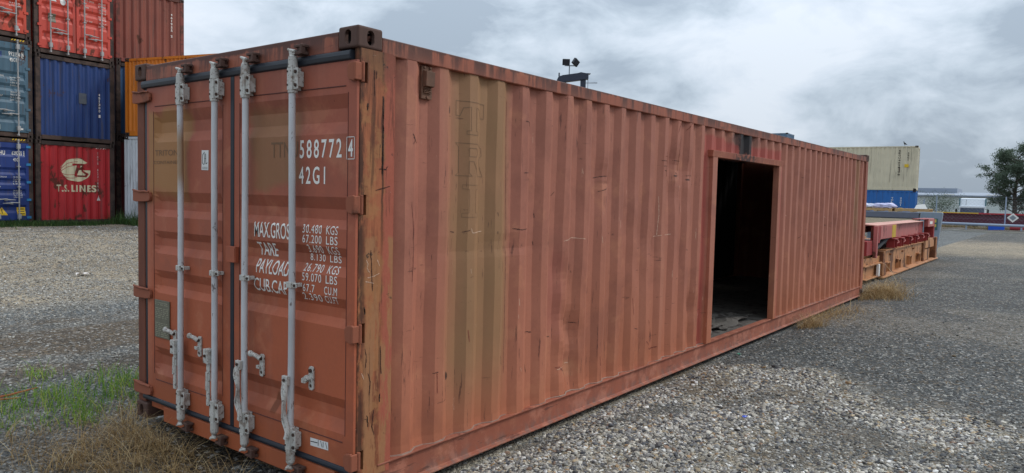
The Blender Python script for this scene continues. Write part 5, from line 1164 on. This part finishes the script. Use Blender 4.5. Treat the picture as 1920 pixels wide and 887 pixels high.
gc_ = gcol(v[:, 0], v[:, 1]); ca = me.color_attributes.new('gcol', 'FLOAT_COLOR', 'POINT'); ca.data.foreach_set('color', np.c_[gc_, np.ones(len(gc_))].astype(np.float32).ravel())
def ground_mat():
    g = G('gravel_ground', .9, 0, .25); at_ = g.nt.nodes.new('ShaderNodeAttribute'); at_.attribute_name = 'gcol'; c = at_.outputs['Color']
    ge = g.nt.nodes.new('ShaderNodeNewGeometry'); P = ge.outputs['Position']
    def vor(sc_, feat='F1'):
        vn = g.nt.nodes.new('ShaderNodeTexVoronoi'); vn.feature = feat; vn.inputs['Scale'].default_value = sc_; g.put(vn.inputs['Vector'], P); return vn
    a = vor(38); b = vor(90); d = vor(12)
    def lum(vn): 
        s = g.nt.nodes.new('ShaderNodeSeparateColor'); g.put(s.inputs[0], vn.outputs['Color']); return s.outputs
    la = lum(a); lb = lum(b); ld = lum(d)
    k = g.add(.42, g.add(g.mul(la[0], .62), g.mul(lb[0], .38))); k = g.mul(k, g.add(.80, g.mul(ld[1], .4)))
    col = g.scale(c, k)
    col = g.mix(g.mul(g.ramp(la[1], .80, .86), .5), col, g.mix(.5, col, (.36, .24, .12))); col = g.mix(g.mul(g.ramp(la[2], .88, .92), .6), col, (.50, .48, .44)); col = g.mix(g.mul(g.ramp(lb[2], .72, .80), .75), col, g.scale(c, .22))
    n = g.noise(1.6, 5, .6, vec=P); col = g.scale(col, g.add(.72, g.mul(n, .56)))
    h = g.add(g.mul(a.outputs['Distance'], -1.2), g.mul(b.outputs['Distance'], -.6)); g.bump(h, .8, .02)
    return g.done(col)
me.materials.append(ground_mat()); go = link(bpy.data.objects.new('ground', me)); go['kind'] = 'structure'
# kerb at the far edge of the yard
kb = MB().box(54.0, 54.15, -40, 40, -.06, .07).build('kerb', simple('kerb_concrete', (164, 160, 148), .8, var=.2, sc_=1)); kb['kind'] = 'structure'

# loose stones: a point cloud, each point carrying an instanced pebble
def pebbles():
    P = []; n = 620000
    yaw_ = yaw
    ang = yaw_+rng.uniform(-.66, .66, n); u = rng.uniform(0, 1, n); r0, r1 = 1.6, 26.0
    r = np.exp(np.log(r0)+(np.log(r1)-np.log(r0))*u)*1.0
    keep = rng.uniform(0, 1, n) < np.clip(r*r/ (6.5*6.5), .04, 1)*np.where(r > 6.5, 1, 1)
    ang, r = ang[keep], r[keep]; x = CAMP.x+r*np.cos(ang); y = CAMP.y+r*np.sin(ang)
    ok = ~((x > -.02) & (x < 12.3) & (y > -.035) & (y < 2.50)) & ~((x > 14.2) & (y > .28) & (y < 2.8)) & ~((x > 9) & (y > 1.2) & (y < 8)) & (y < 20.5)
    hid = (x > -.02) & (y > .3) & (np.arctan2(y-CAMP.y, x-CAMP.x) < np.arctan2(2.44-CAMP.y, -CAMP.x)-.01) & (x > 0) & (y > 0.0) & (x < 14)
    ok &= ~hid
    x, y, r = x[ok], y[ok], r[ok]
    pale, dirt, ea, be, n1, n2 = zones(x, y); right = y < 1.2
    dens = .25+.75*pale+.45*be; dens = dens*(1-.8*dirt)*(1-.75*ea); dens = np.where(right, dens, np.clip(dens+.35*(1-dirt)*(1-ea), 0, 1)); dens = dens*(.35+.65*ss(fbm(x*2.2, y*2.2, 3, 51), .35, .55))
    dens = dens*np.where(right & (pale < .3), 1-ss(r, 8, 14), 1.0)
    k = rng.uniform(0, 1, len(x)) < dens; x, y, r, pale, dirt, ea, be = x[k], y[k], r[k], pale[k], dirt[k], ea[k], be[k]; right = y < 1.2
    sz = np.exp(rng.normal(0, .30, len(x)))*np.where(right, np.where(pale > .4, .0092, .0068), .0080)*np.clip(.85+r*.035, 1, 1.7); sz = np.clip(sz, .004, .045)
    pal_p = np.array([lin(c) for c in ((206, 198, 182), (186, 180, 168), (168, 160, 146), (150, 146, 140), (184, 164, 132), (158, 128, 92), (122, 118, 114), (96, 96, 98), (226, 222, 214), (138, 112, 92), (84, 80, 78))])
    pal_g = np.array([lin(c) for c in ((106, 108, 106), (124, 124, 120), (92, 92, 90), (142, 140, 134), (112, 104, 92), (78, 78, 78), (162, 158, 148))])
    pp = np.array([.14, .16, .16, .15, .05, .03, .13, .12, .07, .03, .07]); ip = rng.choice(len(pal_p), len(x), p=pp/pp.sum()); ig = rng.integers(0, len(pal_g), len(x))
    wp = np.clip(pale*.95+be*.75+.12, 0, 1)*(1-.5*ea); use = rng.uniform(0, 1, len(x)) < wp; col = np.where(use[:, None], pal_p[ip]*np.where(pale > .4, 1.12, .92)[:, None]*rng.uniform(.45, .95, len(x))[:, None], pal_g[ig]*rng.uniform(.75, 1.2, len(x))[:, None]); lf = (~right)[:, None]; col = np.where(lf, col*.45+.55*col.mean(1, keepdims=True)*.5+.55*.5*np.array(lin((152, 142, 124))), col)
    col = col*(1-.45*ea[:, None])
    z = gh(x, y)+sz*rng.uniform(-.05, .35, len(x))
    m_ = bpy.data.meshes.new('loose_stones'); m_.vertices.add(len(x)); m_.vertices.foreach_set('co', np.c_[x, y, z].astype(np.float32).ravel())
    def attr(n_, t, d): a = m_.attributes.new(n_, t, 'POINT'); a.data.foreach_set({'FLOAT': 'value', 'INT': 'value', 'FLOAT_VECTOR': 'vector', 'FLOAT_COLOR': 'color'}[t], d.ravel())
    attr('sz', 'FLOAT', sz.astype(np.float32)); attr('vi', 'INT', rng.integers(0, 6, len(x)).astype(np.int32))
    attr('rot', 'FLOAT_VECTOR', np.c_[rng.normal(0, .35, len(x)), rng.normal(0, .35, len(x)), rng.uniform(0, 6.28, len(x))].astype(np.float32)); attr('col', 'FLOAT_COLOR', np.c_[col, np.ones(len(x))].astype(np.float32))
    o = link(bpy.data.objects.new('loose_stones', m_)); o['kind'] = 'stuff'; tag(o, 'loose river pebbles and crushed stone scattered over the yard', 'gravel')
    g = G('stone', .75, 0, .4); a_ = g.nt.nodes.new('ShaderNodeAttribute'); a_.attribute_type = 'INSTANCER'; a_.attribute_name = 'col'
    nn = g.noise(1.3, 4, .6); mat = g.done(g.scale(a_.outputs['Color'], g.add(.75, g.mul(nn, .5)))); m_.materials.append(mat)
    ng = bpy.data.node_groups.new('stone_scatter', 'GeometryNodeTree'); ng.interface.new_socket('Geometry', in_out='INPUT', socket_type='NodeSocketGeometry'); ng.interface.new_socket('Geometry', in_out='OUTPUT', socket_type='NodeSocketGeometry')
    N_ = ng.nodes; Lk = ng.links.new; gi = N_.new('NodeGroupInput'); go_ = N_.new('NodeGroupOutput')
    jn = N_.new('GeometryNodeJoinGeometry')
    for k in range(6):
        ic = N_.new('GeometryNodeMeshIcoSphere'); ic.inputs['Radius'].default_value = 1; ic.inputs['Subdivisions'].default_value = 2
        sp = N_.new('GeometryNodeSetPosition'); Lk(ic.outputs['Mesh'], sp.inputs['Geometry'])
        ps = N_.new('GeometryNodeInputPosition'); ad = N_.new('ShaderNodeVectorMath'); ad.operation = 'ADD'; Lk(ps.outputs[0], ad.inputs[0]); ad.inputs[1].default_value = (k*3.7, k*1.3, k*2.1)
        tn = N_.new('ShaderNodeTexNoise'); tn.inputs['Scale'].default_value = .9; tn.inputs['Detail'].default_value = 1; Lk(ad.outputs[0], tn.inputs['Vector'])
        sb = N_.new('ShaderNodeVectorMath'); sb.operation = 'SUBTRACT'; Lk(tn.outputs[1], sb.inputs[0]); sb.inputs[1].default_value = (.5, .5, .5)
        ml = N_.new('ShaderNodeVectorMath'); ml.operation = 'SCALE'; Lk(sb.outputs[0], ml.inputs[0]); ml.inputs['Scale'].default_value = 1.3; Lk(ml.outputs[0], sp.inputs['Offset'])
        tf_ = N_.new('GeometryNodeTransform'); Lk(sp.outputs[0], tf_.inputs['Geometry']); tf_.inputs['Scale'].default_value = (1.15, .78+.06*k, .5+.05*(k % 3))
        sm = N_.new('GeometryNodeSetMaterial'); Lk(tf_.outputs[0], sm.inputs['Geometry']); sm.inputs['Material'].default_value = mat
        gt = N_.new('GeometryNodeGeometryToInstance'); Lk(sm.outputs[0], gt.inputs[0]); Lk(gt.outputs[0], jn.inputs[0])
    ip_ = N_.new('GeometryNodeInstanceOnPoints'); Lk(gi.outputs[0], ip_.inputs['Points']); Lk(jn.outputs[0], ip_.inputs['Instance']); ip_.inputs['Pick Instance'].default_value = True
    def na(n_, t, idx_):
        q = N_.new('GeometryNodeInputNamedAttribute'); q.data_type = t; q.inputs[0].default_value = n_; return q.outputs[0]
    Lk(na('vi', 'INT', 0), ip_.inputs['Instance Index']); Lk(na('rot', 'FLOAT_VECTOR', 0), ip_.inputs['Rotation']); Lk(na('sz', 'FLOAT', 0), ip_.inputs['Scale']); Lk(ip_.outputs[0], go_.inputs[0])
    md = o.modifiers.new('scatter', 'NODES'); md.node_group = ng
    print('STONES', len(x))
pebbles()

# ------------------------------------------------------------------ grass
def blades(name, pts, hgt, wid, lean, mat, seed, segs=4, droop=1.0, kind='stuff'):
    r4 = np.random.default_rng(seed); n = len(pts); pts = np.asarray(pts)
    h = hgt*np.exp(r4.normal(0, .35, n)); a = r4.uniform(0, 2*np.pi, n); ln = lean*r4.uniform(.3, 1.6, n); t = np.linspace(0, 1, segs+1)
    dx, dy = np.cos(a), np.sin(a); wa = a+np.pi/2+r4.normal(0, .4, n); wx, wy = np.cos(wa), np.sin(wa)
    V = np.zeros((n, segs+1, 2, 3))
    for j, q in enumerate(t):
        off = h*ln*(q**1.6); z = h*q*(1-.45*droop*ln.clip(0, 1.6)/1.6*q*q); ww = wid*(1-q*.9)*.5
        for s, sg in enumerate((-1, 1)):
            V[:, j, s, 0] = pts[:, 0]+dx*off+sg*wx*ww; V[:, j, s, 1] = pts[:, 1]+dy*off+sg*wy*ww; V[:, j, s, 2] = pts[:, 2]+z
    V = V.reshape(-1, 3); base = (np.arange(n)*(segs+1)*2)[:, None]; F = []
    for j in range(segs): F.append(base+np.array([[2*j, 2*j+1, 2*j+3, 2*j+2]]))
    F = np.concatenate(F, 0)
    me = bpy.data.meshes.new(name); me.vertices.add(len(V)); me.vertices.foreach_set('co', V.astype(np.float32).ravel()); me.loops.add(F.size); me.loops.foreach_set('vertex_index', F.ravel().astype(np.int32)); me.polygons.add(len(F)); me.polygons.foreach_set('loop_start', np.arange(0, F.size, 4, dtype=np.int32)); me.update(calc_edges=True)
    cv = np.repeat(r4.uniform(0, 1, n), (segs+1)*2); ca = me.attributes.new('tint', 'FLOAT', 'POINT'); ca.data.foreach_set('value', cv.astype(np.float32)); me.materials.append(mat)
    o = link(bpy.data.objects.new(name, me)); 
    if kind: o['kind'] = kind
    return o
def bladem(name, c1, c2, c3):
    g = G(name, .7, 0, .3); a = g.nt.nodes.new('ShaderNodeAttribute'); a.attribute_name = 'tint'; t = a.outputs['Fac']
    c = g.mix(g.ramp(t, 0, .5), lin(c1), lin(c2)); c = g.mix(g.ramp(t, .6, 1), c, lin(c3)); g.b.inputs['Subsurface Weight'].default_value = 0
    tr = g.nt.nodes.new('ShaderNodeBsdfTranslucent'); g.put(tr.inputs[0], c); ms = g.nt.nodes.new('ShaderNodeMixShader'); ms.inputs[0].default_value = .3
    out = g.nt.nodes['Material Output']; g.nt.links.new(g.b.outputs[0], ms.inputs[1]); g.nt.links.new(tr.outputs[0], ms.inputs[2]); g.nt.links.new(ms.outputs[0], out.inputs[0])
    return g.done(c)
GG = bladem('green_blades', (84, 122, 40), (122, 158, 54), (180, 176, 92)); GS = bladem('straw_blades', (122, 96, 62), (168, 138, 92), (212, 190, 146)); GD = bladem('dark_green_blades', (44, 70, 34), (62, 92, 44), (96, 112, 60))
def clumps(cs, per, spread, seed):
    r5 = np.random.default_rng(seed); out = []
    for (x, y, s, k) in cs:
        n = int(per*k); p = np.c_[x+r5.normal(0, spread*s, n), y+r5.normal(0, spread*s, n)]; out.append(p)
    p = np.concatenate(out); ok = ~((p[:, 0] > -.03) & (p[:, 0] < 12.25) & (p[:, 1] > -.03) & (p[:, 1] < 2.46)); p = p[ok]
    return np.c_[p, gh(p[:, 0], p[:, 1])]
gc1 = [(-.62, 3.0, 1.2, .5), (-.75, 2.75, 1.2, .4), (-.5, 2.7, 1, .5), (-.35, 3.7, 1, .4), (.45, 3.55, .8, .5), (-.05, 2.95, 1.2, .7), (.38, 2.75, .4, .4), (-.6, 3.6, 1.2, .4), (-.18, 3.46, 1, 1), (-.16, 3.21, 1.1, 1.3), (.1, 3.16, .8, .8), (.3, 3.43, 1, 1), (-.29, 2.62, .8, .8), (-.22, 2.85, 1, 1.2), (.33, 3.3, .8, .9), (-.03, 4.3, .5, .3), (0, 4.15, .7, .5), (-.56, 3.25, .9, .5), (-.46, 3.33, .9, .5), (.29, 3.75, .9, .5), (.22, 3.05, .7, .7), (-.3, 3.1, 1, .6), (.05, 3.6, 1.3, .7), (.5, 3.9, .8, .3), (.12, 2.78, .5, .3)]
g1 = blades('green_grass', clumps(gc1, 85, .10, 4), .10, .0065, .8, GG, 6); tag(g1, 'short bright green grass growing through the stones at the left of the container doors', 'grass')
dc = [(-.15, 2.2, 1, 1), (-.14, 1.88, 1, 1.2), (-.38, 1.66, 1.2, 1.2), (-.08, 1.6, 1, .9), (-.59, 1.6, 1, .8), (-.62, 1.9, 1, .7), (-.32, 1.3, 1, .9), (-.17, 1.12, .7, .4), (-.08, 2.45, .8, .7), (-.76, 1.8, 1.1, .6), (-.4, 2.2, 1.2, .6), (-.85, 2.1, 1.2, .4), (.02, 2.7, 1, .35), (-.3, 2.0, 1.2, .8), (-.7, 2.5, 1.2, .3), (-.05, 1.0, .6, .2), (-.5, 1.3, .9, .5)]
g2 = blades('dry_grass', clumps(dc, 120, .070, 5),   .155, .0044, 1.5, GS, 8, 6); tag(g2, 'dry straw coloured grass tangled below the container doors', 'grass')
blades('dry_grass_litter', clumps([(c[0], c[1], 1.4, 1) for c in dc], 90, .16, 15), .05, .003, 2.4, GS, 9, 3)['kind'] = 'stuff'
bpy.data.objects['dry_grass_litter']['category'] = 'grass'; bpy.data.objects['dry_grass_litter']['label'] = 'flattened dead grass stalks lying between the stones by the doors'
# a few longer pale stalks with seed heads
def tuft(label, x, y, n, h, spread, lean, seed, mat=GS, wid=.003):
    r6 = np.random.default_rng(seed); p = np.c_[x+r6.normal(0, spread, n), y+r6.normal(0, spread*.6, n)]; p[:, 1] = np.where((p[:, 0] > -.03) & (p[:, 0] < 12.25), np.minimum(p[:, 1], -.035), p[:, 1])
    o = blades('dry_grass_tuft', np.c_[p, gh(p[:, 0], p[:, 1])], h, wid, lean, mat, seed, 5, kind=None); return tag(o, label, 'grass tuft')
tuft('small straw grass tuft against the bottom rail, right of the cut doorway', 7.95, -.24, 520, .17, .14, 1.3, 21, wid=.004)
tuft('sparse straw grass between the two tufts along the bottom rail', 9.3, -.18, 600, .11, .42, 1.6, 22, wid=.005)['kind'] = 'stuff'
tuft('big straw grass tuft at the far corner of the long red container', 12.35, -.28, 1500, .24, .32, 1.5, 23, wid=.007)
# weeds along the foot of the stacks
pw = []
r7 = np.random.default_rng(31)
for k in range(9000):
    u = r7.uniform(-3.2, 3.6); vv = -abs(r7.normal(0, .35))-.05; p = at(u, vv); pw.append(p)
pw = np.array(pw); pw = pw[r7.uniform(0, 1, len(pw)) < .35+.65*(fbm(pw[:, 0]*1.2, pw[:, 1]*1.2, 3, 61) > .45)]
o = blades('weed_strip', np.c_[pw, gh(pw[:, 0], pw[:, 1])], .13, .020, .7, GD, 33, 3); tag(o, 'dark green weeds growing along the foot of the container stack', 'weeds')
pw = np.c_[r7.uniform(8.4, 10.3, 2200), r7.uniform(19.2, 22.6, 2200)]; pw = pw[np.hypot(pw[:, 0]-8.9, pw[:, 1]-21.2) < 1.3]
o = blades('weed_clump', np.c_[pw, gh(pw[:, 0], pw[:, 1])], .30, .024, .6, GD, 35, 3); tag(o, 'taller green weeds at the corner of the white refrigerated container', 'weeds')
pw = np.c_[r7.uniform(57.2, 60.5, 5000), r7.uniform(-12, 10, 5000)]; o = blades('bank_grass', np.c_[pw, gh(pw[:, 0], pw[:, 1])], .22, .035, .8, bladem('bank_straw', (112, 92, 62), (134, 114, 80), (100, 104, 66)), 37, 3); tag(o, 'dead grass on the dirt bank behind the guard rail', 'grass')
# twig, litter
m = MB(); m.tube([(-.75, 3.50, .02), (-.62, 3.545, .035), (-.45, 3.585, .03), (-.25, 3.61, .045)], [.014, .012, .010, .005], 6); m.tube([(-.62, 3.54, .03), (-.5, 3.52, .02), (-.4, 3.50, .015)], [.009, .007, .004], 5)
tag(m.build('twig', simple('orange_brown_bark', (176, 98, 62), .8, var=.3)), 'orange-brown forked twig lying on the stones at the left', 'twig')
def scrap(name, label, x, y, rgb, s, seed):
    r8 = random.Random(seed); bm = bmesh.new(); bmesh.ops.create_grid(bm, x_segments=5, y_segments=4, size=1)
    for v in bm.verts: v.co = Vector((v.co.x*s*(1+.3*r8.random()), v.co.y*s*.6, s*.5*r8.random()+.014))
    me = bpy.data.meshes.new(name); bm.to_mesh(me); bm.free(); me.materials.append(simple(name+'_plastic', rgb, .4, var=.1, bump=0)); o = link(bpy.data.objects.new(name, me)); o.location = (x, y, float(gh(np.array([x]), np.array([y]))[0])+.01)
    md = o.modifiers.new('t', 'SOLIDIFY'); md.thickness = .002; return tag(o, label, 'litter')
scrap('plastic_scrap', 'tiny blue plastic scrap on the pale gravel', 2.98, -1.1, (40, 80, 190), .022, 1); scrap('plastic_scrap', 'tiny green plastic scrap on the dark gravel by the bottom rail', 5.38, -.17, (40, 120, 96), .03, 2)
scrap('plastic_scrap', 'thin white plastic strip out on the left gravel', 3.2, 11.2, (214, 206, 200), .09, 5)
# torn floor sheets just inside the doorway
def warped(label, loc, rz, lx, ly, seed):
    r9 = random.Random(seed); bm = bmesh.new(); bmesh.ops.create_grid(bm, x_segments=14, y_segments=10, size=.5)
    for v in bm.verts:
        a, b = v.co.x, v.co.y; e_ = .06*math.sin(a*9+seed)*(.2+b+.5)+.03*math.sin(b*13+a*5)
        v.co = Vector((a*lx+.02*math.sin(b*23), b*ly+.03*math.sin(a*17+seed), max(.004, .03+e_*.6)))
    me = bpy.data.meshes.new('torn_sheet'); bm.to_mesh(me); bm.free(); me.materials.append(M_PLY); o = link(bpy.data.objects.new('torn_sheet', me)); o.location = loc; o.rotation_euler = (0, 0, rz)
    md = o.modifiers.new('t', 'SOLIDIFY'); md.thickness = .006; return tag(o, label, 'floor sheet', 'torn sheets on the container floor')
warped('curled torn sheet on the dark floor near the right side of the doorway', (6.35, .55, .168), .1, 1.3, .7, 1); warped('flatter torn sheet deeper inside on the dark container floor', (5.75, 1.1, .168), -.3, 1.4, .8, 4); warped('small torn strip just behind the doorway threshold', (5.5, .35, .168), .05, .8, .3, 7)

# ------------------------------------------------------------------ tree
def tree(label, x, y, z0, H, Rr, seed, nleaf):
    r = np.random.default_rng(seed); t = thing('broadleaf_tree', label, 'tree', (x, y, z0))
    m = MB(); tips = []
    m.tube([(0, 0, -.2), (.06, .05, H*.18), (-.05, .1, H*.38), (.1, 0, H*.6), (.05, -.05, H*.86)], [.26, .21, .16, .10, .03], 8)
    for k in range(26):
        z = H*(.10+.80*k/26); a = k*2.4+r.uniform(-.4, .4); ln = Rr*(1.05-.62*((z/H-.25)/.75 if z/H > .25 else 0)**1.3)*r.uniform(.7, 1.1)
        p = [Vector((0, 0, z))]; d = Vector((math.cos(a), math.sin(a), .35)).normalized()
        for s in range(4): d = (d+Vector((r.normal(0, .16), r.normal(0, .16), .10))).normalized(); p.append(p[-1]+d*ln/4)
        m.tube([tuple(q) for q in p], [.075, .055, .04, .025, .01], 5)
        for q in p[2:]: tips.append(np.array(q))
        for j in range(3):
            b = p[1+j]; e_ = (d+Vector((r.normal(0, .7), r.normal(0, .7), r.normal(.1, .4)))).normalized(); q = b+e_*ln*.32; m.tube([tuple(b), tuple(q)], [.03, .008], 4); tips.append(np.array(q))
    m.build('trunk', simple('tree_bark', (84, 74, 66), .9, var=.3), t)
    tips = np.array(tips); cl = tips[r.integers(0, len(tips), nleaf//42)]+r.normal(0, .22, (nleaf//42, 3)); n = nleaf//42*42
    c = np.repeat(cl, 42, 0)+r.normal(0, 1, (n, 3))*np.array([.24, .24, .14])*r.uniform(.6, 1.3, (n//42, 1)).repeat(42, 0)
    d = r.normal(0, 1, (n, 3))+np.array([0, 0, -.2]); d /= np.linalg.norm(d, axis=1)[:, None]; e_ = np.cross(d, r.normal(0, 1, (n, 3))); e_ /= np.linalg.norm(e_, axis=1)[:, None]
    L = r.uniform(.07, .15, n)[:, None]; Wd = L*.30; V = np.stack([c-d*L, c+e_*Wd, c+d*L, c-e_*Wd], 1).reshape(-1, 3); F = np.arange(n*4).reshape(n, 4)
    me = bpy.data.meshes.new('crown'); me.vertices.add(len(V)); me.vertices.foreach_set('co', V.astype(np.float32).ravel()); me.loops.add(F.size); me.loops.foreach_set('vertex_index', F.ravel().astype(np.int32)); me.polygons.add(n); me.polygons.foreach_set('loop_start', np.arange(0, n*4, 4, dtype=np.int32)); me.update(calc_edges=True)
    a = me.attributes.new('tint', 'FLOAT', 'POINT'); a.data.foreach_set('value', np.repeat(np.clip(np.repeat(r.uniform(0, 1, n//42), 42)*.7+r.uniform(0, .3, n), 0, 1), 4).astype(np.float32)); me.materials.append(LEAF)
    link(bpy.data.objects.new('crown', me), t); return t
LEAF = bladem('grey_green_leaves', (66, 80, 64), (88, 102, 84), (116, 128, 110))
tree('tall feathery grey-green tree at the right edge beyond the fence', 94.3, 2.0, 0, 8.0, 3.8, 3, 30000)
tree('bushier dark tree partly outside the right edge of the view', 92.8, -2.4, 0, 7.4, 3.6, 8, 30000)
def shrub(label, x, y, s, seed):
    r = np.random.default_rng(seed); t = thing('shrub', label, 'shrub', (x, y, 0)); m = MB()
    for k in range(6): a = k*1.05; m.tube([(0, 0, 0), (.3*math.cos(a)*s, .3*math.sin(a)*s, .6*s), (.5*math.cos(a)*s, .5*math.sin(a)*s, 1.1*s)], [.03, .02, .008], 4)
    m.build('stem', simple('shrub_stem', (92, 82, 70), .9), t); n = 2600; c = r.normal(0, .42, (n, 3))*s*np.array([1, 1, .6])+np.array([0, 0, .8*s]); c[:, 2] = np.abs(c[:, 2]); d = r.normal(0, 1, (n, 3)); d /= np.linalg.norm(d, axis=1)[:, None]; e_ = np.cross(d, r.normal(0, 1, (n, 3))); e_ /= np.linalg.norm(e_, axis=1)[:, None]
    V = np.stack([c-d*.07, c+e_*.03, c+d*.07, c-e_*.03], 1).reshape(-1, 3); F = [tuple(range(4*i, 4*i+4)) for i in range(n)]; me = bpy.data.meshes.new('foliage'); me.from_pydata(V.tolist(), [], F); a = me.attributes.new('tint', 'FLOAT', 'POINT'); a.data.foreach_set('value', np.repeat(r.uniform(0, 1, n), 4).astype(np.float32)); me.materials.append(LEAF); link(bpy.data.objects.new('foliage', me), t)
shrub('small dark shrub against the warehouse roof line behind the truck cab', 84, 7.8, 2.2, 4)
